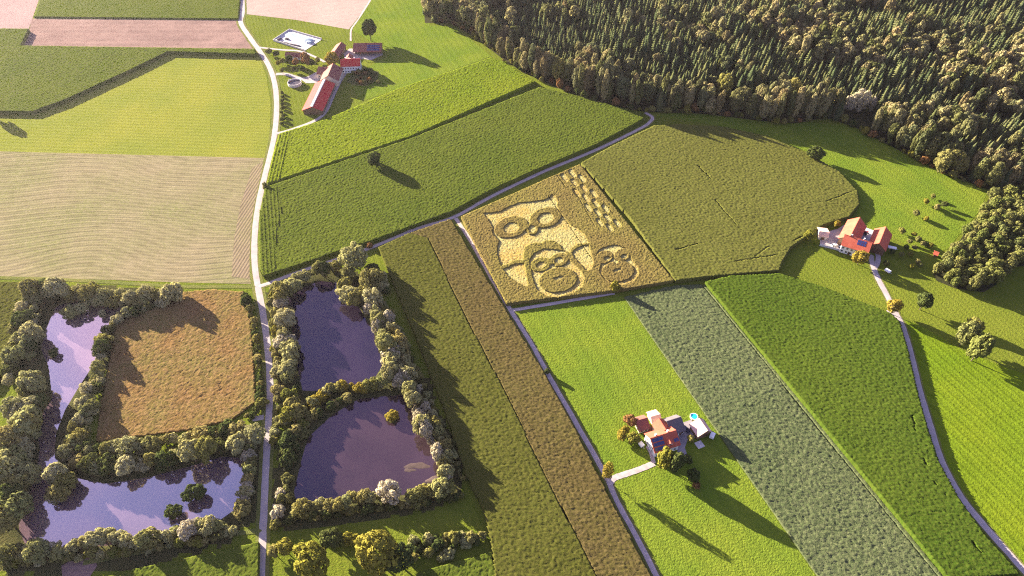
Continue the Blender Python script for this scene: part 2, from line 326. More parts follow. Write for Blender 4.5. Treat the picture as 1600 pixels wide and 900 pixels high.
# flat fields and meadows
FL = [('stubble_field', 'stubble_tan', [(-60, -10), (64, -10), (51, 28), (45, 45), (-60, 44)]),
      ('harrowed_field', 'plough', [(50, 29), (374, 32), (383, 50), (398, 77), (34, 73), (46, 46)]),
      ('stubble_field', 'stubble_pink', [(386, -14), (590, -14), (575, 8), (545, 46), (462, 31), (384, 22)]),
      ('hay_meadow', 'grass_far', [(-60, 172), (50, 172), (105, 150), (210, 105), (265, 80), (404, 84), (416, 118), (423, 160), (422, 210), (416, 247), (-60, 235)]),
      ('striped_field', 'stripe', [(-60, 235), (416, 247), (408, 290), (396, 340), (392, 400), (393, 444), (280, 441), (-60, 430)]),
      ('meadow', 'grass_bright', [(804, 487), (880, 474), (972, 462), (1276, 902), (1310, 960), (1060, 960), (1025, 895), (995, 836), (966, 780), (946, 738), (900, 655), (860, 586), (830, 534)]),
      ('hay_meadow', 'grass_mown', [(1402, 494), (1440, 510), (1500, 545), (1560, 570), (1700, 620), (1780, 1000), (1650, 940), (1560, 846), (1502, 772), (1472, 716), (1454, 658), (1440, 608), (1426, 555)]),
      ('mown_strip', 'grass', [(430, 832), (520, 822), (640, 805), (738, 788), (757, 830), (640, 842), (500, 850), (430, 870)]),
      ('hillside_meadow', 'grass_bright', [(1020, 180), (1100, 172), (1240, 190), (1330, 196), (1440, 250), (1545, 296), (1530, 330), (1480, 390), (1440, 400), (1400, 372), (1340, 362), (1338, 300), (1260, 236), (1120, 196)]),
      ('farm_meadow', 'grass_bright', [(590, -14), (668, -14), (672, 40), (708, 40), (768, 88), (620, 140), (560, 160), (548, 120), (606, 88), (575, 62), (548, 46)])]
for i, (nm, mt, px) in enumerate(FL): pxsheet(nm, px, .03 + .004 * i, M[mt])
pxsheet('headland_strip', [(394, 262), (412, 252), (404, 290), (394, 340), (390, 400), (390, 436), (362, 432), (366, 370), (376, 320)], .085, M['headland'])

def mound(name, cx, cy, rx, ry, h, z0, mat, seed):
    rg = random.Random(seed); p = P(cx, cy); n = 22; V = [(0, 0, h)]; ph = [rg.uniform(0, 6.28) for _ in range(3)]
    for k, f in enumerate((.45, .8, 1.0)):
        for i in range(n):
            a = 2 * math.pi * i / n; w = f * (1 + .22 * math.sin(2 * a + ph[0]) + .14 * math.sin(3 * a + ph[1]) + .1 * math.sin(5 * a + ph[2])); V.append((rx * w * math.cos(a), ry * w * math.sin(a), h * (.85, .4, -.25)[k]))
    Fm = [(0, 1 + i, 1 + (i + 1) % n) for i in range(n)]
    for r_ in range(2): Fm += [(1 + r_ * n + i, 1 + (r_ + 1) * n + i, 1 + (r_ + 1) * n + (i + 1) % n, 1 + r_ * n + (i + 1) % n) for i in range(n)]
    me = bpy.data.meshes.new(name); me.from_pydata(V, [], Fm); me.update(); return tag(link(name, me, M[mat], loc=(p.x, p.y, z0)), kind='structure')
mound('sandbar', 652, 727, 5.5, 2.2, .08, -.5, 'mud', 3); mound('sandbar', 640, 734, 2.6, 1.2, .08, -.5, 'mud', 4); mound('muddy_beach', 683, 752, 6, 3.0, .5, -.5, 'mud', 5); mound('islet', 613, 655, 3.6, 1.8, .4, -.5, 'bank', 6)
pxsheet('gravel_patch', [(96, 884), (118, 872), (146, 870), (152, 884), (138, 905), (98, 905)], .088, M['plough'])
# crops that stand up: a leafy canopy of small tilted facets with its standing edge
def crop(name, label, px, h, mat, along, cell=.6, rough=.21, cut=None, cutmat=None, cat='crop', zpx=None, clump=0.0, rowamp=.0, lanes=()):
    zz = h if zpx is None else zpx
    poly = [P(x, y, zz) for x, y in px]
    a, b = P(*along[0]), P(*along[1]); th = math.atan2(b.y - a.y, b.x - a.x); c, s = math.cos(th), math.sin(th)
    U = np.array([(p.x * c + p.y * s, -p.x * s + p.y * c) for p in poly])
    u = np.arange(U[:, 0].min(), U[:, 0].max() + cell, cell); v = np.arange(U[:, 1].min(), U[:, 1].max() + cell, cell)
    uu, vv = np.meshgrid(u, v); X, Y = uu * c - vv * s, uu * s + vv * c
    cu, cv = uu[:-1, :-1] + cell / 2, vv[:-1, :-1] + cell / 2
    CX, CY = cu * c - cv * s, cu * s + cv * c
    m = inside(poly, CX, CY)
    for la, lb in lanes:
        la, lb = P(*la, h), P(*lb, h); ln = [(la.x, la.y), (lb.x, lb.y)]; m &= edge_dist(ln, CX + (vnoise(CX, CY, 3, 2) - .5) * 1.5, CY) > .36
    low = np.zeros_like(m)
    if cut is not None:
        lo, lane = cut(CX, CY); m = m & ~lane; low = m & lo
    n = X.size; ids = np.arange(n).reshape(X.shape)
    jx, jy = (RNG.random(X.shape) - .5) * cell * .55, (RNG.random(X.shape) - .5) * cell * .55
    hz = h + (RNG.random(X.shape) - .5) * 2 * rough
    hz += (vnoise(X, Y, 1.7, 3) - .5) * clump + (vnoise(X, Y, 20, 5) - .5) * .12 + np.sin(vv * 2 * math.pi / 2.4) * rowamp
    top = np.stack([X + jx, Y + jy, hz], -1).reshape(-1, 3); bot = np.stack([X + jx * .5, Y + jy * .5, np.full(X.shape, .05)], -1).reshape(-1, 3)
    quads = lambda mk: np.stack([ids[:-1, :-1][mk], ids[:-1, 1:][mk], ids[1:, 1:][mk], ids[1:, :-1][mk]], -1)
    tall = m & ~low
    Fs = [quads(tall)]
    pad = np.pad(tall, 1)
    for (du, dv, e0, e1) in ((0, -1, (0, 0), (0, 1)), (0, 1, (1, 1), (1, 0)), (-1, 0, (1, 0), (0, 0)), (1, 0, (0, 1), (1, 1))):
        nb = pad[1 + dv:pad.shape[0] - 1 + dv, 1 + du:pad.shape[1] - 1 + du]; e = tall & ~nb
        r, q = np.nonzero(e); i0, i1 = ids[r + e0[0], q + e0[1]], ids[r + e1[0], q + e1[1]]
        Fs.append(np.stack([i0, i0 + n, i1 + n, i1], -1))
    def compact(V, F):
        use, inv = np.unique(F, return_inverse=True); return V[use], inv.reshape(F.shape)
    V, Fc = compact(np.concatenate([top, bot]), np.concatenate(Fs))
    o = tag(link(name, np_mesh(name, V, Fc), M[mat]), label, cat, kind='stuff')
    if cut is not None:
        lowz = h - .5 + (RNG.random(X.shape) - .5) * .3
        V2, F2 = compact(np.stack([X + jx, Y + jy, lowz], -1).reshape(-1, 3), quads(low))
        tag(link('cut_straw', np_mesh('cut_straw', V2, F2), M[cutmat], o), kind='stuff')
    return o

crop('corn_field', 'green crop in the field along the top edge of the picture', [(66, -14), (377, -14), (373, 20), (373, 29), (53, 26)], 1.2, 'corn', ((60, 28), (370, 31)), .9, .13)
crop('corn_field', 'tall green corn with an angled lower edge in the upper left', [(-60, 44), (45, 45), (32, 71), (398, 76), (400, 84), (262, 80), (205, 108), (100, 156), (50, 174), (-60, 172)], 3.0, 'corn', ((40, 72), (400, 77)), .8, .18)
crop('corn_field', 'yellowish green corn strip below the red barn farm', [(437, 208), (510, 186), (620, 139), (768, 90), (786, 96), (836, 127), (640, 213), (418, 286), (427, 240)], 3.0, 'corn_lush', ((420, 288), (838, 129)))
crop('corn_field', 'large green cornfield with a lone round tree in it', [(415, 292), (640, 217), (843, 136), (905, 150), (1004, 177), (1006, 185), (930, 226), (850, 259), (770, 295), (705, 330), (585, 374), (520, 395), (470, 412), (412, 431), (407, 420), (405, 370), (407, 330)], 3.0, 'corn', ((415, 292), (843, 136)))
crop('corn_field', 'olive cornfield with a rounded right end behind the owl maze', [(1022, 196), (1060, 194), (1130, 198), (1200, 213), (1260, 238), (1312, 268), (1340, 298), (1343, 318), (1328, 338), (1288, 350), (1262, 368), (1236, 386), (1222, 410), (1218, 422), (1100, 432), (1056, 438), (985, 340), (908, 254), (960, 226)], 3.0, 'corn_olive', ((908, 254), (1056, 438)), lanes=[((1090, 258), (1112, 280)), ((1118, 312), (1150, 350)), ((1056, 390), (1090, 380)), ((1150, 408), (1215, 398)), ((1240, 376), (1300, 348)), ((1290, 315), (1330, 300)), ((1180, 400), (1200, 385))])
crop('corn_field', 'greener half of the corn strip beside the tree lined pond', [(592, 386), (640, 364), (669, 372), (723, 487), (779, 593), (851, 740), (936, 910), (775, 910), (770, 862), (757, 800), (728, 740), (694, 640), (655, 540), (614, 440)], 3.0, 'corn_shade_tone', ((668, 372), (850, 740)))
crop('corn_field', 'browner half of the corn strip beside the gravel lane', [(641, 364), (704, 342), (738, 398), (788, 480), (843, 570), (898, 668), (958, 788), (1022, 908), (937, 910), (852, 740), (780, 593), (724, 487), (670, 372)], 2.9, 'corn_ripe', ((671, 372), (853, 740)))
crop('corn_field', 'deep green cornfield left of the curving asphalt lane', [(1102, 440), (1140, 431), (1218, 427), (1290, 449), (1392, 489), (1406, 502), (1420, 550), (1434, 612), (1449, 666), (1467, 720), (1497, 776), (1537, 832), (1594, 897), (1484, 904)], 3.0, 'corn_deep', ((1102, 440), (1484, 904)), lanes=[((1426, 650), (1432, 672)), ((1443, 716), (1447, 726)), ((1462, 752), (1466, 758)), ((1520, 845), (1536, 864))])
crop('corn_field', 'corn coloured darker for shade at the left edge beside the willow belt', [(-60, 440), (36, 441), (31, 500), (16, 560), (-6, 600), (-60, 640)], 2.2, 'corn_shade_tone', ((-60, 440), (36, 441)))  # shading of this plot is carried by its darker corn colour
crop('corn_field', 'small corn plot below the silty pond by the lane', [(150, 905), (230, 884), (330, 862), (404, 846), (405, 915), (150, 925)], 2.2, 'corn', ((230, 884), (404, 846)))
crop('corn_field', 'small corn plot at the bottom edge beside the broadleaf trees', [(650, 895), (700, 880), (768, 862), (776, 905), (790, 940), (650, 940)], 2.2, 'corn', ((650, 895), (768, 862)))
crop('leaf_crop', 'grey green leafy crop field beside the pool farm', [(975, 464), (1052, 446), (1096, 444), (1468, 904), (1280, 904)],   .6, 'cabbage', ((975, 464), (1280, 904)), .6, .24, clump=.12)
crop('leaf_crop', 'narrow grey green crop strip along the deep green corn', [(1099, 446), (1102, 444), (1483, 908), (1471, 906)], .7, 'cabbage', ((1099, 446), (1471, 906)), .8, .2)
crop('dry_reed_bed', 'rust brown dry reed bed between the willow belts', [(182, 505), (210, 492), (268, 458), (330, 452), (382, 456), (390, 490), (396, 560), (399, 628), (362, 656), (290, 672), (150, 690), (158, 625), (172, 560)], .8, 'reed', ((268, 458), (382, 456)), .7, .16, cat='reeds', clump=.15)

crop('corn_field', 'corn headland rows along the road at the large cornfield', [(414, 296), (432, 291), (440, 330), (432, 370), (430, 426), (413, 431), (406, 420), (404, 370), (406, 330)], 3.05, 'corn', ((405, 360), (408, 420)), .8, .2, rowamp=.35)
crop('corn_field', 'corn headland rows along the road at the yellowish strip', [(437, 209), (456, 203), (446, 240), (436, 282), (418, 286), (427, 240)], 3.05, 'corn_lush', ((418, 286), (437, 209)), .8, .2, rowamp=.35)
# the owl maze
def zq(x, y, ox=700, oy=250, k=3.75): return (ox + x / k, oy + y / k)
def zpoly(pts): return [zq(*p) for p in pts]
BODY = zpoly([(205, 312), (255, 312), (310, 302), (350, 278), (410, 255), (480, 247), (560, 236), (590, 225), (612, 200), (640, 235), (637, 268), (660, 312), (690, 350), (722, 385), (762, 402), (800, 440), (826, 488), (760, 492), (725, 520), (700, 560), (690, 620), (480, 640), (320, 636), (302, 600), (290, 560), (290, 520), (302, 472), (276, 452), (260, 422), (266, 400), (240, 358)])
WING_L = zpoly([(322, 640), (380, 612), (440, 603), (462, 612), (472, 690), (488, 745), (440, 738), (400, 716), (350, 680)])
WING_R = zpoly([(726, 548), (752, 520), (792, 503), (826, 500), (840, 560), (853, 600), (836, 645), (808, 650), (770, 606), (742, 575)])
HAT = zpoly([(440, 560), (446, 520), (470, 498), (510, 488), (545, 490), (572, 472), (620, 476), (655, 500), (682, 535), (640, 527), (560, 523), (505, 548), (478, 590), (480, 650), (498, 745), (470, 745), (455, 650)])
BABY = zpoly([(484, 590), (510, 552), (560, 527), (640, 531), (690, 548), (722, 600), (780, 640), (800, 690), (786, 740), (740, 775), (640, 806), (570, 796), (520, 762), (494, 690)])
ARM = zpoly([(684, 535), (712, 545), (750, 590), (806, 650), (812, 690), (796, 690), (776, 645), (726, 602), (700, 570)])
CHICK = zpoly([(868, 560), (885, 530), (930, 508), (990, 500), (1040, 518), (1068, 552), (1078, 590), (1110, 632), (1118, 668), (1085, 712), (1015, 735), (950, 724), (908, 694), (888, 652), (898, 608)])
def ell(px, py, cx, cy, rx, ry, rot=-14):
    cx, cy = zq(cx, cy); rx, ry = rx / 3.75, ry / 3.75; c, s = math.cos(R(rot)), math.sin(R(rot)); dx, dy = px - cx, py - cy
    return ((dx * c + dy * s) / rx) ** 2 + ((-dx * s + dy * c) / ry) ** 2 < 1
def zline(px, py, a, b, w):
    a, b = np.array(zq(*a)), np.array(zq(*b)); d = b - a; t = np.clip(((px - a[0]) * d[0] + (py - a[1]) * d[1]) / (d @ d), 0, 1)
    return np.hypot(px - a[0] - t * d[0], py - a[1] - t * d[1]) < w
def owl(X, Y):
    px, py = PX(X, Y, 2.0)
    px = px + (vnoise(X, Y, 2, 11) - .5) * .7; py = py + (vnoise(X, Y, 2, 12) - .5) * .6
    c = inside(BODY, px, py) | inside(WING_L, px, py)
    for e in ((370, 396, 100, 60, 44, 31), (572, 340, 96, 57, 48, 32)):
        c &= ~ell(px, py, *e[:4]); c |= ell(px, py, e[0], e[1] + 4, e[4], e[5])
    c &= ~ell(px, py, 494, 406, 36, 34); c |= ell(px, py, 494, 406, 22, 22)
    c &= ~(zline(px, py, (322, 632), (390, 600), 2.8) | zline(px, py, (390, 600), (455, 596), 2.8))
    c |= inside(WING_R, px, py)
    c &= ~inside(HAT, px, py); b = inside(BABY, px, py)
    b &= ~(ell(px, py, 545, 614, 62, 40) | ell(px, py, 650, 588, 62, 38) | ell(px, py, 645, 705, 112, 72, -8))
    b |= ell(px, py, 545, 618, 27, 18) | ell(px, py, 650, 590, 26, 17) | ell(px, py, 612, 624, 15, 14) | ell(px, py, 650, 694, 32, 9)
    c = np.where(inside(BABY, px, py), b, c); c &= ~inside(ARM, px, py)
    k = inside(CHICK, px, py); k2 = ~(ell(px, py, 918, 572, 48, 37) | ell(px, py, 1020, 560, 48, 36) | ell(px, py, 996, 655, 96, 60, -6))
    k2 |= ell(px, py, 934, 580, 20, 12) | ell(px, py, 1030, 568, 20, 12) | ell(px, py, 984, 598, 13, 12) | ell(px, py, 992, 648, 26, 8)
    c = np.where(k, k2, c)
    # woven panel: rows of corn tufts standing in cut lanes
    a, b1, b2 = np.array(zq(655, 90)), np.array(zq(930, 440)) - np.array(zq(655, 90)), np.array(zq(745, 38)) - np.array(zq(655, 90))
    det = b1[0] * b2[1] - b1[1] * b2[0]; dx, dy = px - a[0], py - a[1]
    s = (dx * b2[1] - dy * b2[0]) / det; t = (b1[0] * dy - b1[1] * dx) / det
    pan = (s > 0) & (s < 1) & (t > 0) & (t < 1)
    rr, cc = s * 8.0, t * 4.0; odd = (np.floor(rr) + np.floor(cc)) % 2 == 0
    c |= pan & odd & (((np.mod(rr, 1) - .5) / .58) ** 2 + ((np.mod(cc, 1) - .5) / .58) ** 2 < 1)
    lane = np.zeros(px.shape, bool)
    for q in (((588, 212), (838, 572), .5), ((735, 170), (860, 390), .45), ((640, 92), (690, 160), .5), ((915, 250), (968, 318), .5)): lane |= zline(px, py, *q)
    return c, lane
crop('corn_maze', 'square corn maze cut into a big owl and two owlets', [(720, 338), (906, 256), (1053, 438), (965, 453), (792, 474)], 2.5, 'corn_maze', ((720, 338), (906, 256)), .5, .2, cut=owl, cutmat='straw', cat='corn maze')

# ------------------------------------------------------------------ roads
def road(name, px, w, mat, z, n=6):
    c = smooth([P(*q) for q in px], n); V, Fq = [], []
    ws = w if isinstance(w, (list, tuple)) else (w, w)
    for i, p in enumerate(c):
        d = (c[min(i + 1, len(c) - 1)] - c[max(i - 1, 0)]); d.z = 0; d.normalize(); nrm = Vector((-d.y, d.x, 0))
        ww = ws[0] + (ws[1] - ws[0]) * i / (len(c) - 1); e = ww / 2 + random.uniform(-.12, .12)
        V += [(*(p + nrm * e).xy, z), (*(p + nrm * ww * .1).xy, z + .03), (*(p - nrm * ww * .1).xy, z + .03), (*(p - nrm * (ww / 2 + random.uniform(-.12, .12))).xy, z)]
        if i:
            b = 4 * i
            for k in range(3): Fq.append((b - 4 + k, b + k, b + k + 1, b - 3 + k))
    me = np_mesh(name, V, np.array(Fq)[:, ::-1]); return tag(link(name, me, M[mat]), kind='structure')
R1 = [(377, -20), (379, 18), (376, 35), (390, 58), (410, 86), (424, 112), (431, 142), (432, 180), (428, 215), (420, 250), (410, 290), (402, 330), (398, 370), (398, 412), (403, 448), (411, 490), (418, 540), (422, 600), (420, 650), (417, 700), (414, 760), (411, 830), (408, 915)]
road('road_verge', R1, (8.5, 6.5), 'verge', .075); road('road', R1, (4.6, 3.2), 'gravel', .12)
R3 = [(404, 448), (425, 441), (470, 424), (530, 404), (585, 385), (650, 358), (710, 339), (770, 306), (850, 268), (930, 235), (1000, 201), (1016, 190), (1019, 183), (1008, 176)]
road('track_verge', R3, 5.0, 'verge', .07); road('farm_track', R3, 2.7, 'track', .13)
R4 = [(712, 341), (735, 376), (768, 435), (798, 485), (830, 537), (860, 591), (900, 661), (945, 741), (965, 785), (995, 840), (1032, 912)]
road('track_verge', R4, 4.6, 'verge', .072); road('farm_track', R4, 2.5, 'track', .135)
road('farm_track', [(800, 485), (860, 475), (960, 458)], 2.4, 'track', .128)
road('farm_track', [(400, 448), (294, 448), (200, 443), (100, 437), (-40, 433)], 2.6, 'verge', .10)
R6 = [(1360, 398), (1364, 415), (1372, 436), (1386, 462), (1400, 490), (1411, 512), (1425, 560), (1437, 610), (1452, 660), (1471, 720), (1501, 775), (1541, 825), (1612, 905)]
road('road_verge', R6, 5.2, 'verge', .078); road('road', R6, 3.3, 'gravel', .122)
road('farm_track', [(1385, 487), (1394, 490), (1405, 502)], 2.5, 'gravel', .118)
road('farm_track', [(432, 209), (460, 201), (495, 187), (510, 173), (520, 151), (531, 128), (541, 112)], 3.0, 'gravel', .126)
road('farm_track', [(431, 116), (447, 116), (467, 122), (490, 125)], 4.2, 'gravel', .131)
road('farm_track', [(404, 74), (440, 78), (468, 80), (490, 88), (508, 97)], 2.6, 'gravel', .124)
road('farm_track', [(548, 64), (549, 46), (560, 30), (584, -8)], 1.6, 'track', .10)
road('farm_track', [(953, 756), (960, 747), (980, 740), (1003, 732), (1022, 724)], 3.0, 'track', .137)
road('farm_track', [(1022, 724), (1017, 708), (1012, 697)], 2.0, 'track', .129)
road('farm_track', [(412, 652), (395, 655)], 3, 'gravel', .116); road('farm_track', [(411, 829), (360, 835), (250, 856), (130, 880)], 2.4, 'verge', .115)
# yards
pxsheet('yard', [(1056, 668), (1065, 661), (1080, 656), (1092, 672), (1097, 681), (1074, 688), (1070, 700), (1074, 712), (1064, 716), (1058, 706), (1062, 690)], .14, M['asphalt'])
pxsheet('terrace', [(1000, 668), (1012, 663), (1024, 672), (1016, 684), (1008, 682)], .142, M['roof_brown'])
pxsheet('yard', [(1281, 378), (1287, 364), (1308, 358), (1332, 344), (1340, 372), (1318, 378), (1340, 390), (1338, 398), (1310, 391), (1282, 383)], .14, M['gravel'])
pxsheet('yard', [(1338, 372), (1348, 354), (1370, 362), (1362, 380)], .143, M['concrete'])
road('farm_track', [(1360, 386), (1370, 394), (1372, 408), (1366, 420)], 3.0, 'gravel', .133)
pxsheet('yard', [(536, 84), (546, 76), (596, 79), (598, 86), (580, 94), (566, 92), (540, 92)], .14, M['gravel'])
pxsheet('yard', [(484, 118), (496, 112), (506, 118), (494, 130), (478, 130), (470, 124)], .144, M['gravel'])
pxsheet('garden_bed', [(541, 128), (548, 118), (575, 108), (592, 112), (590, 126), (574, 134), (556, 134)], .139, M['shade_grass'])

# ------------------------------------------------------------------ trees
def orient_quads(C, Nn, size, rng):
    """leaf clump quads at centres C facing Nn"""
    n = len(C); Nn = Nn / np.maximum(np.linalg.norm(Nn, axis=1, keepdims=True), 1e-6)
    r = rng.normal(size=(n, 3)); U = np.cross(Nn, r); U /= np.maximum(np.linalg.norm(U, axis=1, keepdims=True), 1e-6); Vv = np.cross(Nn, U)
    s = (size * rng.uniform(.65, 1.35, (n, 1))); t = s * rng.uniform(.55, 1, (n, 1)); k = Nn * s * .25
    V = np.stack([C - U * s - k, C - Vv * t + k * .6, C + U * s - k, C + Vv * t + k * .6], 1).reshape(-1, 3)
    return V, np.arange(4 * n).reshape(-1, 4)
def crown_arrays(seed, lobes, leaves, leaf, rz=.95, zc=1.15, lr=(.30, .46), spread=.62, low=-.55):
    rng = np.random.default_rng(seed); g = math.pi * (3 - math.sqrt(5)); D = []
    for i in range(lobes):
        z = 1 - (i + .5) / lobes * (1 - low); a = i * g + rng.uniform(-.5, .5); q = math.sqrt(max(0, 1 - z * z)); D.append((q * math.cos(a), q * math.sin(a), z))
    D = np.array(D); LC = D * spread * rng.uniform(.75, 1.12, (lobes, 1)) * np.array([1, 1, rz]); LR = rng.uniform(*lr, lobes)
    LC = np.vstack([LC, [[0, 0, .05]]]); LR = np.append(LR, .5)
    k = rng.choice(len(LR), leaves * 2, p=LR ** 2 / (LR ** 2).sum()); d = rng.normal(size=(len(k), 3)); d /= np.linalg.norm(d, axis=1, keepdims=True)
    C = LC[k] + d * LR[k][:, None] * rng.uniform(.82, 1.06, (len(k), 1))
    dist = np.linalg.norm(C[:, None] - LC[None], axis=2) / LR[None]; dist[np.arange(len(k)), k] = 9
    ok = (dist.min(1) > .82) & (C[:, 2] > -.8 * rz); C, d = C[ok][:leaves], d[ok][:leaves]
    V, F = orient_quads(C, d + rng.normal(size=d.shape) * .38 + np.array([0, 0, .15]), leaf, rng)
    V[:, 2] += zc; return V, F
def spruce_arrays(seed, tiers=15, pts=9, r=.21):
    rng = np.random.default_rng(seed); V, F = [], []
    for i in range(tiers):
        t = i / (tiers - 1); z = .10 + .86 * t; rr = r * (1 - t) ** .7 + .012; drop = .055 * (1 - t * .5)
        a0 = rng.uniform(0, 6.28); b = len(V); V.append((0, 0, min(1, z + .075)))
        for k in range(pts * 2):
            a = a0 + math.pi * k / pts; q = rr * (rng.uniform(.82, 1.15) if k % 2 == 0 else rng.uniform(.42, .6))
            V.append((q * math.cos(a), q * math.sin(a), z - drop * (q / rr) + rng.uniform(-.008, .008)))
        F += [(b, b + 1 + k, b + 1 + (k + 1) % (pts * 2)) for k in range(pts * 2)]
    return np.array(V), np.array(F)
def trunk_mesh(name, h, r, limbs, seed):
    rg = random.Random(seed); m = MB(); m.bar((0, 0, -.03), (rg.uniform(-.03, .03), rg.uniform(-.03, .03), h * .55), r, r * .65, 7).bar((0, 0, h * .5), (rg.uniform(-.06, .06), rg.uniform(-.06, .06), h), r * .65, r * .25, 6)
    for i in range(limbs):
        a = 2 * math.pi * i / limbs + rg.uniform(-.4, .4); z = h * rg.uniform(.4, .62); m.bar((0, 0, z), (.45 * math.cos(a), .45 * math.sin(a), z + .38), r * .45, r * .12, 5)
    return m.mesh(name)
def arr_mesh(name, VF, mat, sm=False):
    me = np_mesh(name, *VF, sm); me.materials.append(mat); return me
KINDS = {}
def kind(name, mats, n, trunk_h, **kw):
    KINDS[name] = dict(crowns={mt: [arr_mesh('crown', crown_arrays(len(name) * 97 + i * 13, **kw), M[mt]) for i in range(n)] for mt in mats},
                       trunks=[trunk_mesh('trunk', trunk_h, .055, 4, i) for i in range(2)], zc=kw.get('zc', 1.15))
    for tm in KINDS[name]['trunks']: tm.materials.append(M['bark'])
kind('oak', ['leaf_wood', 'leaf_willow', 'leaf_garden', 'leaf_dark', 'leaf_shrub', 'leaf_gold', 'leaf_rust', 'leaf_silver', 'leaf_forest'], 3, 1.0, lobes=22, leaves=1900, leaf=.085, rz=.95, zc=1.15, lr=(.24, .38))
kind('willow', ['leaf_willow', 'leaf_shrub', 'leaf_silver', 'leaf_gold', 'leaf_dark', 'leaf_garden'], 5, .8, lobes=30, leaves=2100, leaf=.075, rz=.9, zc=.85, lr=(.17, .33), spread=.74)
kind('bush', ['leaf_shrub', 'leaf_willow', 'leaf_dark', 'leaf_garden', 'leaf_gold', 'leaf_rust', 'leaf_silver'], 4, .5, lobes=16, leaves=1100, leaf=.105, rz=.8, zc=.62, lr=(.22, .4), low=-.4, spread=.7)
kind('column', ['leaf_gold', 'leaf_dark', 'leaf_garden'], 2, 1.2, lobes=26, leaves=1700, leaf=.085, rz=2.3, zc=2.45, lr=(.3, .42), spread=.55, low=-.85)
kind('edge', ['leaf_silver', 'leaf_shrub', 'leaf_forest'], 3, 1.2, lobes=30, leaves=2000, leaf=.085, rz=1.35, zc=1.3, lr=(.24, .38), low=-.95)
TREES = []
def tree(kname, x, y, d, label, mat, name=None, cat='tree', group=None, hs=1.0, world=None, seed=None):
    """x, y: middle of the crown in the photo, d: its width there"""
    K = KINDS[kname]; r = d / 2 / pscale(x, y); zc = K['zc'] * r * hs
    p = P(x, y, zc) if world is None else world
    rg = random.Random(seed if seed is not None else int(x * 31 + y * 17))
    e = empty(name or kname + '_tree', (p.x, p.y, 0), rg.uniform(0, 6.28)); st_ = rg.uniform(.84, 1.2); e.scale = (r * st_, r / st_, r * hs * rg.uniform(.9, 1.12))
    c = link('crown', rg.choice(K['crowns'][mat]), None, e); t = link('trunk', rg.choice(K['trunks']), None, e)
    tag(e, label, cat, group); TREES.append((p.x, p.y, r)); return e
ORD = 'first second third fourth fifth sixth seventh eighth ninth tenth eleventh twelfth thirteenth fourteenth fifteenth sixteenth seventeenth eighteenth nineteenth twentieth'.split()
ORD += ['twenty-' + w for w in ORD[:9]] + ['thirtieth'] + ['thirty-' + w for w in ORD[:9]] + ['fortieth'] + ['forty-' + w for w in ORD[:9]] + ['fiftieth']
def belt(kname, name, pts, d, step, where, start, mats, hs=1.0, rows=1, off=0.0, jit=3.0, group=None, cat='tree', noun=None):
    """a row of single trees along a line in the photo; step and d in photo pixels"""
    rg = random.Random(int(pts[0][0] * 7 + pts[0][1]))
    c = smooth([(x, y, 0) for x, y in pts], 16); acc, nxt, k = 0, 0, 0
    for a, b in zip(c[:-1], c[1:]):
        L = (b - a).length; acc += L
        if acc >= nxt and k < 50:
            nxt = acc + step * .7 * rg.uniform(.7, 1.35); dd = d * .86 * rg.choice((.6, .75, .9, 1, 1.1, 1.25, 1.45))
            x, y = b.x + rg.uniform(-jit, jit), b.y + rg.uniform(-jit, jit)
            tree(kname if kname != 'willow' else rg.choice(('willow', 'willow', 'oak', 'bush')), x, y, dd, '%s %s from %s %s' % (ORD[k], noun or name.split('_')[0], start, where), rg.choice(mats), name, cat, group or ('trees ' + where), seed=rg.random(), hs=hs * rg.uniform(.85, 1.25)); k += 1
W3 = ['leaf_willow'] * 4 + ['leaf_shrub'] * 2 + ['leaf_dark']; W2 = ['leaf_willow', 'leaf_willow', 'leaf_willow', 'leaf_silver', 'leaf_shrub']; SH = ['leaf_shrub', 'leaf_shrub', 'leaf_willow', 'leaf_garden']
wil = lambda pts, d, st, where, start, mats=W3, jit=3.0, hs=1.0: belt('willow', 'willow_tree', pts, d, st, where, start, mats, hs=hs, jit=jit)
bsh = lambda pts, d, st, where, start, mats=SH, jit=3.0: belt('bush', 'shrub', pts, d, st, where, start, mats, jit=jit, cat='shrub')
# silty pond on the left
wil([(44, 450), (95, 452), (150, 460), (210, 462), (275, 455)], 27, 14, "on the silty pond's north shore", 'the left')
wil([(66, 462), (120, 466), (180, 472), (235, 466)], 20, 15, 'under the north shore willow row', 'the left', jit=2)
wil([(40, 470), (32, 500), (26, 530), (18, 565), (12, 600)], 30, 13, "in the silty pond's outer west row", 'the top')
wil([(56, 470), (52, 500), (48, 530), (44, 562)], 30, 15, "in the silty pond's inner west row", 'the top')
wil([(44, 598), (58, 624), (26, 638), (42, 664), (10, 688), (34, 706), (8, 732), (42, 744), (14, 772), (34, 776), (8, 815)], 46, 20, "in the clump left of the narrows", 'the top', jit=5)
wil([(272, 462), (240, 478), (212, 484), (185, 494), (176, 512)], 20, 11, "on the reed bed's top left bank", 'the right', jit=2)
wil([(168, 520), (160, 545), (156, 568), (147, 600), (132, 625), (136, 645), (120, 668), (108, 700), (100, 735), (102, 755)], 27, 14, "on the reed bed's left bank", 'the top', jit=5)
wil([(150, 590), (142, 625), (140, 655), (125, 690)], 24, 16, "in the reed bed's inner left row", 'the top', ['leaf_shrub', 'leaf_willow'])
wil([(112, 696), (170, 705), (230, 695), (300, 686), (352, 674), (402, 676)], 31, 14, "in the reed bed's upper south row", 'the left', jit=4)
wil([(118, 722), (180, 730), (240, 722), (300, 708), (350, 695), (400, 690)], 32, 15, "in the reed bed's lower south row", 'the left', jit=4)
wil([(4, 864), (50, 860), (100, 858), (135, 848), (165, 838), (200, 846), (250, 838), (300, 826), (345, 818)], 29, 16, "along the silty pond's south shore", 'the left', W2, jit=4)
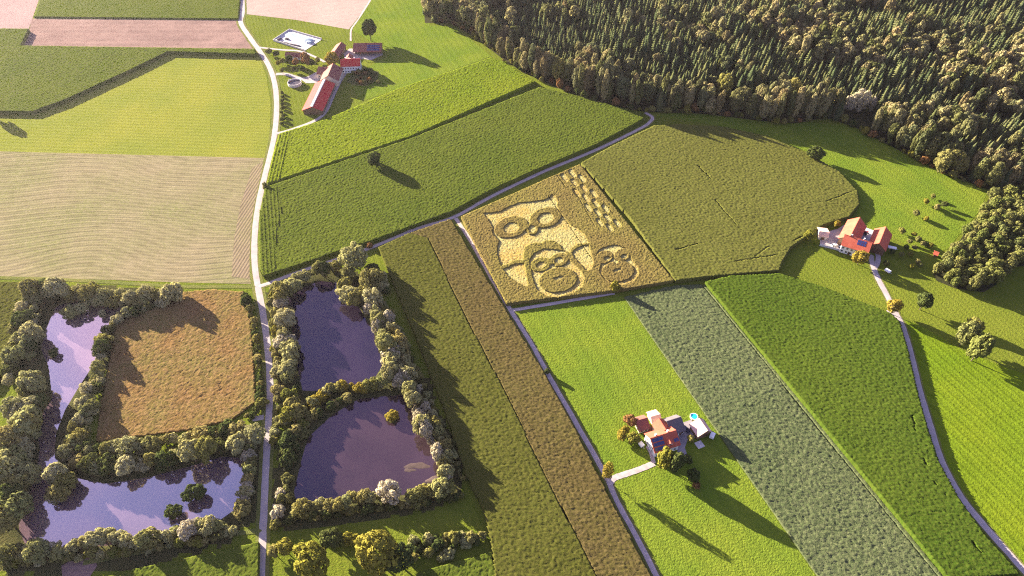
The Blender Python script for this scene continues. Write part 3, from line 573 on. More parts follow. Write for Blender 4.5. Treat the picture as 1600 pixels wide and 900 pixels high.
bsh([(10, 880), (60, 876), (110, 872), (170, 862), (230, 858), (300, 846), (370, 830)], 17, 12, 'below the willows of the silty pond', 'the left')
bsh([(388, 690), (392, 720), (388, 755), (380, 785), (372, 805)], 24, 13, 'between the silty pond and the lane', 'the top', ['leaf_shrub', 'leaf_willow', 'leaf_silver'])
bsh([(382, 462), (394, 495), (400, 530), (404, 570), (407, 610), (404, 638), (385, 652)], 15, 9, 'along the lane beside the reed bed', 'the top', ['leaf_shrub', 'leaf_dark'], 2)
for x, y, d, l in ((108, 488, 26, 'rounder of two grey willows standing in the upper silty pond'), (128, 482, 24, 'darker right hand willow of the pair in the upper silty pond'), (84, 551, 17, 'small lone bush in the water near the west shore'), (160, 491, 14, 'small pale bush in the water below the north shore'),
                   (303, 771, 36, 'larger of two round bushes standing in the lower silty pond'), (271, 799, 26, 'smaller of two round bushes standing in the lower silty pond')):
    tree('bush', x, y, d, l, 'leaf_dark' if y > 700 or d == 17 else 'leaf_willow', 'water_bush', 'bush')
wil([(96, 738), (84, 748), (104, 756), (88, 766), (98, 772)], 34, 12, 'on the point between the two silty basins', 'the top')
# dark ponds in the middle
wil([(474, 432), (448, 448), (436, 470), (446, 492), (438, 520), (452, 545), (450, 575), (444, 600)], 27, 14, "on the dark pond's west shore", 'the top', W2, jit=4)
bsh([(426, 462), (430, 500), (434, 540), (432, 580), (434, 620), (430, 660), (428, 700)], 17, 11, 'on the lane side of the dark pond willows', 'the top')
bsh([(450, 620), (462, 640), (450, 660), (474, 664), (448, 690), (462, 702), (444, 725)], 25, 13, 'between lane and brown pond', 'the top', ['leaf_shrub', 'leaf_willow', 'leaf_dark', 'leaf_garden'], 6)
bsh([(446, 745), (440, 770), (436, 795), (430, 818)], 22, 14, "on the brown pond's west shore", 'the top', ['leaf_shrub', 'leaf_silver'], 5)
tree('willow', 473, 431, 24, 'round willow alone where the lane passes the dark pond', 'leaf_willow', 'willow_tree')
tree('willow', 552, 402, 48, 'largest dome shaped willow at the top of the dark pond', 'leaf_willow', 'willow_tree')
tree('bush', 578, 384, 11, 'small brown bush at the corner of the corn track', 'leaf_rust', 'shrub', 'shrub')
wil([(498, 422), (515, 418), (532, 412)], 22, 11, 'in the thicket left of the dome shaped willow', 'the left', ['leaf_shrub', 'leaf_dark'])
wil([(545, 425), (540, 455), (566, 462), (572, 440), (586, 430), (592, 455)], 30, 15, 'below the dome shaped willow', 'the left', ['leaf_shrub', 'leaf_willow'], 4)
wil([(580, 470), (588, 495), (592, 512), (604, 530), (612, 552), (610, 580), (600, 592)], 28, 12, "on the dark pond's east shore", 'the top', W2, jit=4, hs=1.45)
wil([(604, 490), (615, 515), (625, 540), (632, 565), (640, 590)], 24, 13, "on the dark pond's field side", 'the top', W2, jit=3, hs=1.5)
wil([(622, 575), (628, 595), (645, 615), (652, 640), (662, 660), (668, 685), (680, 705), (690, 725), (702, 745)], 27, 10, "on the brown pond's east shore", 'the top', ['leaf_willow', 'leaf_willow', 'leaf_silver'], 4, 1.5)
wil([(650, 600), (664, 630), (680, 665), (694, 695), (706, 722)], 23, 13, "on the brown pond's field side", 'the top', W2, 3, 1.5)
bsh([(478, 636), (500, 620), (522, 606), (545, 605), (572, 604), (596, 606)], 22, 10, 'on the dam between the dark and brown ponds', 'the left', ['leaf_gold', 'leaf_shrub', 'leaf_shrub', 'leaf_willow'])
bsh([(485, 655), (505, 640), (525, 628), (545, 618)], 16, 11, 'on the brown pond side of the dam', 'the left', ['leaf_dark', 'leaf_shrub'])
tree('bush', 613, 650, 22, 'yellow bush on an islet in the brown pond', 'leaf_gold', 'water_bush', 'bush', hs=.6)
wil([(462, 800), (485, 790), (510, 790), (540, 783), (568, 778), (590, 774)], 27, 14, "on the brown pond's south shore", 'the left', ['leaf_shrub', 'leaf_willow'], 4)
tree('willow', 607, 768, 42, 'big silvery willow on the south shore of the brown pond', 'leaf_silver', 'willow_tree')
wil([(636, 778), (660, 770), (700, 758)], 27, 15, 'right of the big silvery willow', 'the left', ['leaf_shrub', 'leaf_willow'])
bsh([(450, 812), (490, 806), (540, 800), (590, 794), (640, 790), (690, 780), (720, 774)], 16, 11, 'at the edge of the mown strip by the brown pond', 'the left', ['leaf_dark', 'leaf_shrub'])
bsh([(462, 606), (452, 630), (470, 640), (458, 655), (482, 650), (470, 676), (446, 676), (456, 690), (440, 712), (456, 722), (442, 742), (452, 764), (440, 780)], 15, 10, 'in the low scrub west of the brown pond', 'the top', ['leaf_shrub', 'leaf_dark', 'leaf_willow'], 6)
bsh([(600, 470), (612, 500), (628, 530), (640, 560), (655, 590), (670, 622), (686, 655), (702, 690), (716, 725), (722, 752)], 14, 9, 'at the corn edge of the pond willows', 'the top', ['leaf_dark', 'leaf_shrub', 'leaf_willow'], 3)
bsh([(584, 420), (596, 440), (604, 462)], 22, 11, 'at the upper corn corner', 'the top', ['leaf_dark', 'leaf_willow'], 3)
# trees at the bottom
tree('oak', 427, 861, 24, 'small round tree right beside the lane at the bottom', 'leaf_shrub', 'round_tree')
tree('oak', 444, 855, 32, 'pale green tree next to the small round one', 'leaf_garden', 'broadleaf_tree')
tree('oak', 486, 872, 62, 'wide broadleaf tree at the bottom right of the lane', 'leaf_garden', 'broadleaf_tree')
tree('oak', 516, 842, 40, 'dark crown behind the wide bottom broadleaf tree', 'leaf_dark', 'broadleaf_tree')
tree('oak', 588, 862, 70, 'tallest broadleaf tree at the bottom of the picture', 'leaf_garden', 'broadleaf_tree', hs=1.15)
tree('oak', 622, 872, 50, 'darker tree leaning against the tallest bottom tree', 'leaf_dark', 'broadleaf_tree')
tree('bush', 546, 843, 26, 'bright bush between the two big bottom trees', 'leaf_garden', 'shrub', 'shrub')
bsh([(640, 845), (665, 842), (690, 846), (715, 842), (738, 846), (755, 842)], 18, 8, 'in the thicket right of the bottom trees', 'the left', ['leaf_shrub', 'leaf_dark', 'leaf_willow'], 6)
bsh([(640, 868), (665, 862), (690, 866), (712, 860)], 17, 9, 'in the lower thicket right of the bottom trees', 'the left', ['leaf_shrub', 'leaf_dark', 'leaf_willow'], 6)
# single trees
tree('oak', 584, 250, 25, 'lone round dark tree inside the large cornfield', 'leaf_dark', 'lone_tree', hs=1.15)
tree('bush', 414, 291, 9, 'small bush where the field track meets the road', 'leaf_shrub', 'shrub', 'shrub', hs=2.0)
tree('oak', 1275, 239, 25, 'round lone tree at the tip of the olive cornfield', 'leaf_dark', 'lone_tree')
tree('bush', 961, 448, 15, 'bushy young tree in the lower edge of the owl maze', 'leaf_garden', 'shrub', 'shrub', hs=2.0)
tree('oak', 855, 581, 10, 'small lone tree beside the gravel lane and bright meadow', 'leaf_dark', 'lone_tree', hs=1.2)
tree('column', 950, 737, 20, 'tall golden tree at the farm drive junction', 'leaf_gold', 'poplar_tree', hs=1.2)
tree('oak', 1397, 480, 26, 'rusty golden tree over the lane fork', 'leaf_gold', 'lane_tree')
tree('oak', 1445, 471, 27, 'dark green compact tree right of the lane fork', 'leaf_dark', 'meadow_tree', hs=1.2)
tree('oak', 1513, 521, 36, 'left broadleaf of the meadow clump by the bare patch', 'leaf_wood', 'meadow_tree', hs=1.4)
tree('oak', 1525, 507, 24, 'upper small tree of the meadow clump', 'leaf_shrub', 'meadow_tree')
tree('oak', 1533, 544, 38, 'lower right broadleaf of the meadow clump', 'leaf_wood', 'meadow_tree', hs=1.4)
tree('oak', 577, 47, 26, 'big dark tree behind the solar shed', 'leaf_dark', 'farm_tree', hs=1.15)
tree('oak', 519, 92, 24, 'round yellow green tree between the farm barns', 'leaf_gold', 'farm_tree')
tree('oak', 477, 91, 17, 'tall rusty tree in the orchard of the upper farm', 'leaf_rust', 'farm_tree', hs=1.4)
for i, (x, y, d, mt) in enumerate([(420, 80, 11, 'leaf_shrub'), (432, 84, 10, 'leaf_dark'), (440, 95, 10, 'leaf_shrub'), (452, 92, 12, 'leaf_dark'), (462, 98, 12, 'leaf_rust'), (458, 108, 9, 'leaf_dark'), (486, 98, 12, 'leaf_dark'), (496, 94, 9, 'leaf_shrub'), (472, 108, 12, 'leaf_dark'), (440, 110, 8, 'leaf_shrub'), (434, 98, 9, 'leaf_garden')]):
    tree('oak', x, y, d, '%s small orchard tree counted across the upper farm garden' % ORD[i], mt, 'orchard_tree', group='orchard trees of the upper farm')
rg = random.Random(5)
for i in range(16): tree('bush', 552 + rg.uniform(0, 40), 108 + rg.uniform(0, 22), rg.uniform(6, 10), '%s dark garden shrub in the bed below the white farmhouse' % ORD[i], rg.choice(['leaf_dark', 'leaf_shrub', 'leaf_rust']), 'garden_shrub', 'shrub', 'garden shrubs below the white farmhouse')
for i in range(9): tree('bush', 441 + rg.uniform(-2, 3), 145 + i * 6, rg.uniform(5, 8), '%s low shrub from the top in the hedge opposite the long barn' % ORD[i], 'leaf_dark', 'hedge_shrub', 'shrub', 'hedge shrubs along the road by the upper farm')
# pool farm
for x, y, d, k, mt, l, nm in ((985, 657, 24, 'oak', 'leaf_rust', 'orange brown tree at the left corner of the pool farm', 'farm_tree'), (971, 680, 18, 'oak', 'leaf_gold', 'yellow green tree left of the pool farm', 'farm_tree'), (989, 684, 24, 'oak', 'leaf_garden', 'olive tree left of the house with solar panels', 'farm_tree'),
                              (977, 672, 15, 'oak', 'leaf_gold', 'small yellow tree between the left farm trees', 'farm_tree'), (1041, 716, 31, 'oak', 'leaf_garden', 'large lit tree in front of the pool farm house', 'farm_tree'), (1057, 723, 31, 'oak', 'leaf_dark', 'dark tree right of the large lit farm tree', 'farm_tree'),
                              (1075, 718, 18, 'oak', 'leaf_dark', 'small dark tree by the curved farm path', 'farm_tree'), (1084, 742, 22, 'oak', 'leaf_dark', 'dark tree lower right in the farm garden', 'farm_tree'), (1088, 757, 15, 'bush', 'leaf_rust', 'brown bush at the garden end', 'shrub'),
                              (1079, 686, 14, 'oak', 'leaf_shrub', 'yard tree beside the pale slab', 'farm_tree'), (1091, 681, 9, 'bush', 'leaf_rust', 'brown shrub at the pink roofed barn corner', 'shrub'), (1026, 706, 7, 'column', 'leaf_gold', 'slim golden conifer in front of the solar house', 'conifer')):
    tree(k, x, y, d, l, mt, nm, 'shrub' if nm == 'shrub' else 'tree', hs=1.5 if d > 20 and y > 700 else 1.0)
# right farm
for x, y, d, mt, l in ((1345, 402, 26, 'leaf_gold', 'large yellow green tree in front of the right farmhouse'), (1308, 350, 12, 'leaf_gold', 'yellow tree behind the small orange shed'), (1266, 368, 19, 'leaf_garden', 'olive tree left of the small orange shed')):
    tree('oak', x, y, d, l, mt, 'farm_tree')
for i, (x, y) in enumerate([(875, 305), (945, 330), (970, 355), (1020, 390), (1060, 100), (1020, 130), (960, 200), (900, 405), (950, 405), (925, 445), (870, 450), (815, 435), (970, 490), (935, 515), (985, 510), (780, 500), (1000, 385), (1045, 395), (920, 372), (1130, 150), (1085, 165), (1020, 235)]):
    tree('oak', 1180 + x / 3.81, 280 + y / 3.81, random.Random(i).uniform(8, 11.5), '%s small fruit tree counted through the orchard right of the farm' % ORD[i], ['leaf_shrub', 'leaf_garden', 'leaf_wood', 'leaf_dark'][i % 4], 'fruit_tree', group='fruit trees of the right farm')

# ------------------------------------------------------------------ forest
FOREST_PX = [(664, 36), (704, 36), (742, 58), (790, 96), (836, 122), (884, 143), (940, 162), (1008, 175), (1100, 178), (1180, 188), (1240, 193), (1292, 184), (1334, 198), (1384, 224), (1432, 250), (1484, 274), (1542, 296), (1640, 312), (1760, 320)]
edge = [P(*q) for q in FOREST_PX]
FOREST = edge + [Vector((760, 430, 0)), Vector((860, 900, 0)), Vector((-60, 900, 0)), Vector((-92, 705, 0))]
sheet('forest_floor', FOREST, .09, M['forest_floor'])
WOOD = [P(*q, 6) for q in [(1552, 300), (1538, 322), (1510, 360), (1488, 392), (1462, 412), (1470, 428), (1500, 440), (1545, 446), (1568, 432), (1585, 408), (1640, 400), (1700, 300), (1640, 280)]]
sheet('forest_floor', WOOD, .094, M['forest_floor'])
def scatter(poly, sp, seed):
    r = np.random.default_rng(seed); X0, X1 = min(p.x for p in poly), max(p.x for p in poly); Y0, Y1 = min(p.y for p in poly), max(p.y for p in poly)
    gx, gy = np.meshgrid(np.arange(X0, X1, sp), np.arange(Y0, Y1, sp)); gx = gx + (np.arange(gx.shape[0]) % 2)[:, None] * sp / 2
    gx = gx + r.uniform(-.38, .38, gx.shape) * sp; gy = gy + r.uniform(-.38, .38, gx.shape) * sp; k = inside(poly, gx, gy); return gx[k], gy[k]
SPECIAL = [(1330, 160, 22), (1345, 157, 26), (1361, 160, 20), (1474, 252, 28), (1490, 246, 30), (1502, 256, 26), (1132, 133, 30), (1240, 142, 28), (875, 108, 28), (973, 138, 26), (1012, 143, 26)]
fx, fy = scatter(FOREST, 5.0, 3)
ed = edge_dist(edge + edge[-2:0:-1], fx, fy); pat = vnoise(fx, fy, 38, 21) * .6 + vnoise(fx, fy, 15, 22) * .4
r0 = RNG.random(len(fx)); broad = (pat + (ed < 16) * .22 + (r0 - .5) * .2) > .54
gap = (vnoise(fx, fy, 28, 31) * .7 + vnoise(fx, fy, 9, 32) * .3) < .24
gap &= ed > 30
thin = RNG.random(len(fx))
spx, spy = PX(fx, fy, 12.0); clear = np.zeros(len(fx), bool)
for sx, sy, sd in SPECIAL: clear |= (np.abs(spx - sx) < sd * .5) & (spy > sy - 6) & (spy < sy + 24)
keep = ~clear & ~gap & (~broad | (thin < .5 + .3 * (ed < 14))) & (fy < 830)
fx, fy, broad, ed = fx[keep], fy[keep], broad[keep], ed[keep]
px, py = PX(fx, fy, 12); vis = (px > -20) & (px < 1620) & (py > -10)
dist = np.hypot(fx, fy); hgt = 14.5 + 9 * vnoise(fx, fy, 34, 41) + RNG.normal(0, 2.8, len(fx))
age = vnoise(fx, fy, 60, 43); hgt = np.where(~broad & (age > .62), hgt * .75, hgt); hgt = np.where(broad, hgt * np.where(ed < 18, 1.32, 1.12), hgt)
SPR = [arr_mesh('spruce', spruce_arrays(i, 17, 10), M['leaf_spruce']) for i in range(4)]
SPR_LOW = [spruce_arrays(50 + i, 11, 7, .215) for i in range(4)]
BR = []
for i in range(4):
    me = arr_mesh('broadleaf', crown_arrays(300 + i, lobes=20, leaves=1500, leaf=.095, rz=1.1, zc=1.75, lr=(.24, .38)), M['leaf_forest']); BR.append(me)
BR_LOW = [crown_arrays(400 + i, lobes=16, leaves=420, leaf=.16, rz=1.1, zc=1.75, lr=(.26, .4)) for i in range(4)]
BR_EDGE = [arr_mesh('broadleaf', crown_arrays(340 + i, lobes=30, leaves=1900, leaf=.092, rz=1.45, zc=1.38, lr=(.24, .38), low=-.95), M['leaf_forest']) for i in range(4)]
def with_trunk(me, h, r):
    m = MB().bar((0, 0, -.01), (0, 0, h), r, r * .5, 6); bm = bmesh.new(); bm.from_mesh(me)
    t = m.mesh('t'); n = len(bm.faces); bm.from_mesh(t); bm.faces.ensure_lookup_table()
    for f in bm.faces[n:]: f.material_index = 1
    bm.to_mesh(me); bm.free(); me.materials.append(M['bark'])
BR_WOOD = [arr_mesh('broadleaf', crown_arrays(360 + i, lobes=30, leaves=1500, leaf=.1, rz=1.3, zc=1.25, lr=(.24, .38), low=-.95), M['leaf_wood']) for i in range(4)]
for me in SPR: with_trunk(me, .5, .012)
for me in BR + BR_EDGE + BR_WOOD: with_trunk(me, 1.6, .05)
def forest_mass(name, label, ids, shapes, scale, seed, mat):
    r = np.random.default_rng(seed); Vs, Fs, Ts, b = [], [], [], 0
    for i in ids:
        V, F = shapes[r.integers(len(shapes))]; a = r.uniform(0, 6.28); c, s = math.cos(a), math.sin(a); sx, sz = scale(i, r)
        v = np.stack([(V[:, 0] * c - V[:, 1] * s) * sx + fx[i], (V[:, 0] * s + V[:, 1] * c) * sx + fy[i], V[:, 2] * sz], -1)
        Vs.append(v); Fs.append(F + b); Ts.append(np.full(len(V), r.random())); b += len(V)
    if not Vs: return
    me = np_mesh(name, np.concatenate(Vs), np.concatenate(Fs)); at = me.attributes.new('tint', 'FLOAT', 'POINT'); at.data.foreach_set('value', np.concatenate(Ts).astype(np.float32))
    tag(link(name, me, mat), label, 'forest', kind='stuff')
def pick(mask):
    i = np.nonzero(mask)[0]; v = i[vis[i]]; near = v[np.argsort(dist[v])][:300]; return near, np.setdiff1d(i, near)
rgf = np.random.default_rng(9)
near, rest = pick(~broad)
for i in near:
    o = link('spruce_tree', SPR[rgf.integers(4)], None, loc=(fx[i], fy[i], 0), rotz=rgf.uniform(0, 6.28)); h = hgt[i]; w = h * rgf.uniform(.85, 1.15); o.scale = (w, w, h)
    tag(o, 'dark green pointed spruce near the front of the forest', 'tree', 'spruces in the front of the forest')
forest_mass('spruce_forest', 'dense dark spruce stands further back in the forest', rest, SPR_LOW, lambda i, r: (hgt[i] * r.uniform(.85, 1.15), hgt[i]), 61, M['leaf_spruce'])
near, rest = pick(broad)
for i in near:
    o = link('broadleaf_tree', (BR_EDGE if ed[i] < 15 else BR)[rgf.integers(4)], None, loc=(fx[i], fy[i], 0), rotz=rgf.uniform(0, 6.28)); w = rgf.uniform(3.0, 6.2) * (.85 if ed[i] < 7 else 1); o.scale = (w, w, hgt[i] * .92 / 2.75)
    tag(o, 'rounded broadleaf tree near the front of the forest', 'tree', 'broadleaf trees in the front of the forest')
forest_mass('broadleaf_forest', 'mixed broadleaf trees scattered further back in the forest', rest, BR_LOW, lambda i, r: (r.uniform(3.0, 6.2), hgt[i] * .92 / 2.75), 62, M['leaf_forest'])
for x, y, d, hs, mt, nm, l in ((1330, 160, 22, 1.2, 'leaf_silver', 'silver_tree', 'left of the silvery white crowns at the forest edge'), (1345, 157, 26, 1.2, 'leaf_silver', 'silver_tree', 'middle of the silvery white crowns at the forest edge'), (1361, 160, 20, 1.1, 'leaf_silver', 'silver_tree', 'right of the silvery white crowns at the forest edge'),
                             (1474, 252, 28, 1.1, 'leaf_shrub', 'edge_oak', 'left crown of the pale oaks above the meadow corner'), (1490, 246, 30, 1.15, 'leaf_shrub', 'edge_oak', 'tallest crown of the pale oaks above the meadow corner'), (1502, 256, 26, 1.0, 'leaf_shrub', 'edge_oak', 'right crown of the pale oaks above the meadow corner'),
                             (1132, 133, 30, 1.2, 'leaf_shrub', 'edge_oak', 'pale yellow green crown standing out at the lower forest edge'), (1240, 142, 28, 1.2, 'leaf_shrub', 'edge_oak', 'round pale crown at the forest edge above the lone tree'), (875, 108, 28, 1.2, 'leaf_shrub', 'edge_oak', 'pale wide crown at the forest edge by the cornfield tip'), (973, 138, 26, 1.2, 'leaf_forest', 'edge_oak', 'left pale crown above the bend of the field track'), (1012, 143, 26, 1.2, 'leaf_forest', 'edge_oak', 'right pale crown above the bend of the field track')):
    tree('edge', x, y, d, l, mt, nm, hs=hs)
es = smooth(edge, 14); rge = random.Random(77); k = 0
for a, b in zip(es[:-1], es[1:]):
    k += (b - a).length
    q, _ = PX(np.array(b.x), np.array(b.y), 2.0)
    if k > 5.5 and q < 1600:
        k = 0; p = b + Vector((rge.uniform(-2.5, 2.5), rge.uniform(-1.5, 3.5), 0)); r = rge.uniform(1.5, 3.6)
        e = tree('bush', 1000, 180, 2 * r * pscale(1000, 180), 'low shrub in the fringe along the forest edge', rge.choice(['leaf_dark', 'leaf_shrub', 'leaf_dark', 'leaf_garden', 'leaf_rust']), 'edge_shrub', 'shrub', 'shrubs along the forest edge', hs=rge.uniform(1, 1.6), world=Vector((p.x, p.y, 0)), seed=rge.random())
tree('oak', -14, 172, 20, 'tree at the very left edge whose shadow falls on the hay meadow', 'leaf_dark', 'lone_tree', hs=1.1)
wx, wy = scatter(WOOD, 5.2, 8)
for x, y in zip(wx, wy):
    r = rgf.uniform(2.8, 4.4); o = link('young_tree', BR_WOOD[rgf.integers(4)], None, loc=(x, y, 0), rotz=rgf.uniform(0, 6.28)); o.scale = (r, r, r * rgf.uniform(1.0, 1.35))
    tag(o, 'round crowned young tree in the small wood right of the farm', 'tree', 'trees of the small wood')

# ------------------------------------------------------------------ buildings
WIN = {}
def window(parent, x, y, z, rz, w=1.1, h=1.3):
    if (w, h) not in WIN:
        WIN[(w, h)] = (MB().box(-w / 2 - .1, w / 2 + .1, -.06, .06, -h / 2 - .1, h / 2 + .1).mesh('window'), MB().box(-w / 2, -.04, -.09, .0, -h / 2, h / 2).box(.04, w / 2, -.09, .0, -h / 2, h / 2).mesh('pane'))
    a, b = WIN[(w, h)]; o = link('window', a, M['frame'], parent, (x, y, z), rz); link('pane', b, M['glass'], o)
def building(name, label, A, B, zr, ze, w, wall='white_wall', roof='roof_red', ov=.7, wn=None, nwin=0, storeys=1, gwin=0, chim=0, panels=None, doors=(), ridge=False, cat='building', openside=None, dormer=None):
    """A, B: the ridge ends as the photo shows them; w: half width left of A->B, wn: right of it"""
    a, b = P(*A, zr), P(*B, zr); L = (b - a).length; c = (a + b) / 2; wn = wn or w
    e = empty(name, (c.x, c.y, 0), math.atan2(b.y - a.y, b.x - a.x)); tag(e, label, cat); h = L / 2
    zat = lambda y: zr - (zr - ze) * (y / w if y >= 0 else -y / wn)
    yp, yn = w - ov, -(wn - ov)
    wl = MB()
    prof = [(yn, 0), (yp, 0), (yp, zat(yp) - .26), (0, zr - .26), (yn, zat(yn) - .26)]
    if openside == 'n': prof = [(-.4 * wn, 0)] + prof[1:4] + [(-.4 * wn, zat(-.4 * wn) - .26)]
    wl.prism(prof, -h + ov, h - ov).build('wall', M[wall], e)
    if openside == 'n':
        n = max(3, int(L / 5))
        for i in range(n): x = -h + ov + .15 + (L - 2 * ov - .3) * i / (n - 1); MB().box(x - .13, x + .13, yn - .13, yn + .13, 0, zat(yn) - .27).build('post', M['wood'], e)
    r = MB().prism([(-wn, ze), (0, zr), (w, ze), (w, ze - .22), (0, zr - .22), (-wn, ze - .22)][::-1], -h, h).build('roof', M[roof], e)
    MB().prism([(-.22, zr - .02), (-.12, zr + .1), (.12, zr + .1), (.22, zr - .02)][::-1] if not ridge else [(-1.1, zr - .1), (-.8, zr + .55), (.8, zr + .55), (1.1, zr - .1)][::-1], -h + .02, h - .02).build('ridge_cap' if not ridge else 'ridge_skylight', M['ridge'] if ridge else M[roof], r)
    for k in range(chim):
        x = -h * .5 + k * h * .9; MB().box(x - .35, x + .35, .5, 1.2, zat(1.2) - .5, zr + .8).box(x - .42, x + .42, .43, 1.27, zr + .8, zr + .92).build('chimney', M['white_wall'], r)
    for side in (1, -1):
        for s in range(storeys):
            for i in range(nwin):
                if openside == 'n' and side < 0: continue
                x = (-h + ov) + (L - 2 * ov) * (i + .5) / nwin; y = yp if side > 0 else yn
                if zat(y) - .5 > 1.6 + 2.7 * s + .7: window(e, x, y, 1.6 + 2.7 * s, math.pi if side > 0 else 0)
    for gx_, rz in ((-h + ov, -math.pi / 2), (h - ov, math.pi / 2)):
        for s in range(storeys):
            for i in range(gwin): window(e, gx_, yn + (yp - yn) * (i + .5) / gwin, 1.6 + 2.7 * s, rz)
    for (side, x, dw, dh) in doors:
        y = yp if side == 'p' else yn
        if side in 'pn': MB().box(x - dw / 2, x + dw / 2, y - .08, y + .08, 0, dh).build('door', M['door'], e)
        else: xx = -h + ov if side == 'a' else h - ov; MB().box(xx - .08, xx + .08, x - dw / 2, x + dw / 2, 0, dh).build('door', M['door'], e)
    for side, x0, x1, t0, t1 in (panels if isinstance(panels, list) else [panels] if panels else []):
        ww = w if side == 'p' else -wn; sl = math.atan2(zr - ze, abs(ww)); nx, ny = max(1, int((x1 - x0) * L / 1.15)), max(1, int((t1 - t0) * abs(ww) / math.cos(sl) / 1.75))
        pm = MB().box(-.53, .53, -.82, .82, 0, .05).mesh('solar_panel')
        for i in range(nx):
            for j in range(ny):
                x = -h + L * x0 + (x1 - x0) * L * (i + .5) / nx; t = t0 + (t1 - t0) * (j + .5) / ny; y = ww * t
                o = link('solar_panel', pm, M['solar'], r, (x, y, zat(y) + .06)); o.rotation_euler = (-sl if ww > 0 else sl, 0, 0)
    if dormer:
        x = -h + L * dormer[0]; dw = dormer[1] / 2; zt = zat(-wn * .25)
        d = MB().prism([(x - dw, zat(-wn * .8)), (x + dw, zat(-wn * .8)), (x + dw, zt - dw * .7), (x, zt - .15), (x - dw, zt - dw * .7)], -wn * .8, -wn * .2, 'y').build('dormer', M[wall], e)
        MB().prism([(x - dw - .3, zt - dw * .7 - .2), (x, zt), (x + dw + .3, zt - dw * .7 - .2), (x + dw + .3, zt - dw * .7 - .05), (x, zt + .16), (x - dw - .3, zt - dw * .7 - .05)], -wn * .86, -wn * .15, 'y').build('dormer_roof', M[roof], d); window(d, x, -wn * .8, zat(-wn * .8) + .75, 0, .9, .9)
    return e
# upper farm
building('cow_barn', 'long crimson roofed barn with a pale ridge strip, upper farm', (507, 124), (486.5, 167), 7.5, 4.0, 8.6, 'wood', 'roof_crimson', ridge=True, nwin=9, doors=[('b', 0, 4, 3.6), ('p', 8, 3, 3)])
building('farm_barn', 'dark brown roofed barn at the head of the long red barn', (520.5, 98.5), (512.5, 118), 10, 5, 8.0, 'cream_wall', 'roof_brown', nwin=4, gwin=2, doors=[('b', 0, 3.5, 3.5)])
building('farm_barn', 'low brown roofed wing left of the dark barn', (497, 104), (515, 105.5), 7.5, 4, 6.5, 'cream_wall', 'roof_brown', nwin=3)
building('farmhouse', 'white farmhouse with a red roof and a row of windows', (531.5, 92.5), (562.8, 91.5), 10.5, 6.6, 6.0, 'white_wall', 'roof_crimson', nwin=7, storeys=2, gwin=2, chim=2, doors=[('n', 1, 1.4, 2.3)])
building('annex', 'small dark red roofed annex behind the white farmhouse', (544, 88.5), (546, 83), 7.5, 5, 3.2, 'white_wall', 'roof_brown', nwin=1)
building('machine_shed', 'open fronted shed with solar panels on a red brown roof', (552, 67.5), (596.5, 67), 8.5, 4.6, 5.5, 'wood', 'roof_brown', wn=9, openside='n', panels=('n', .48, .93, .2, .9))
building('machine_shed', 'narrow slanting brown shed behind the round yellow tree', (533.5, 65.5), (520.5, 83.5), 7, 4.2, 4.2, 'wood', 'roof_brown', wn=5.5, nwin=3, doors=[('p', 2, 3, 3)])
building('cottage', 'small white walled cottage with a dark red roof by the silage', (446, 81), (472, 82.5), 5.2, 3.0, 4.0, 'white_wall', 'roof_brown', nwin=4, doors=[('n', -3, 1.2, 2.1)])
# pool farm
building('farmhouse', 'red tiled house with blue solar panels beside the farm yard', (1015.5, 685), (1056.5, 672), 9, 5.2, 5.4, 'white_wall', 'roof_red', wn=6.4, nwin=4, storeys=2, gwin=2, chim=2, panels=[('n', .05, .45, .06, .96), ('n', .8, .98, .4, .8)], dormer=(.62, 2.6), doors=[('n', 2, 1.4, 2.2)])
building('house_wing', 'orange roofed cross wing behind the solar panel house', (1029.8, 653.5), (1040.5, 671), 8.2, 5.0, 3.8, 'cream_wall', 'roof_red', nwin=2, storeys=1, gwin=1)
building('garden_shed', 'small shed with a pale sloping roof behind the house', (1016.5, 651.2), (1032, 646.8), 5.2, 2.8, 4.6, 'cream_wall', 'roof_pink', wn=2.8, doors=[('n', 0, 1.2, 2)])
building('garage', 'brown roofed outbuilding next to the orange tree', (993, 657.8), (1011.6, 652.4), 5.6, 3.0, 3.6, 'cream_wall', 'roof_brown', wn=5.0, nwin=2)
building('car_barn', 'dark slate roofed barn facing the farm yard', (1041.5, 658.4), (1064.3, 651), 7.2, 3.8, 3.8, 'white_wall', 'roof_dark', wn=6.4, doors=[('n', -1, 2.6, 2.4), ('n', 2.2, 2.4, 2.4)])
building('barn', 'pink roofed barn at the right side of the farm yard', (1092, 652.8), (1106, 673), 6.8, 3.9, 3.2, 'wood', 'roof_pink', wn=5.2, doors=[('b', 0, 2.6, 2.8)])
# right farm
building('farmhouse', 'white walled farmhouse with an orange roof, right hand farm', (1320, 366), (1363.5, 379.2), 10, 6.0, 4.6, 'white_wall', 'roof_red', wn=6.8, nwin=6, storeys=2, gwin=2, chim=2, panels=('n', .5, .82, .08, .55), doors=[('n', -2, 1.4, 2.3)])
building('hay_barn', 'tall orange roofed barn joined behind the right farmhouse', (1344, 339), (1329, 368.5), 10.5, 5.2, 6.2, 'wood', 'roof_red', nwin=2, doors=[('p', 0, 3.5, 3.5)])
building('hay_barn', 'rightmost orange roofed barn with an open dark gable', (1384.5, 354), (1374, 380), 9.2, 4.8, 5.6, 'wood', 'roof_red', doors=[('b', 0, 5, 4)])
building('shed', 'small orange roofed shed at the left of the farmyard', (1280, 361.2), (1296.4, 363.4), 5.5, 3.2, 7.0, 'cream_wall', 'roof_pink', wn=2.4, doors=[('n', 0, 2.2, 2.2)])
building('hut', 'tiny red roofed hut beside the small wood', (1460, 392), (1468, 395), 3.4, 2.2, 2.2, 'wood', 'roof_red')

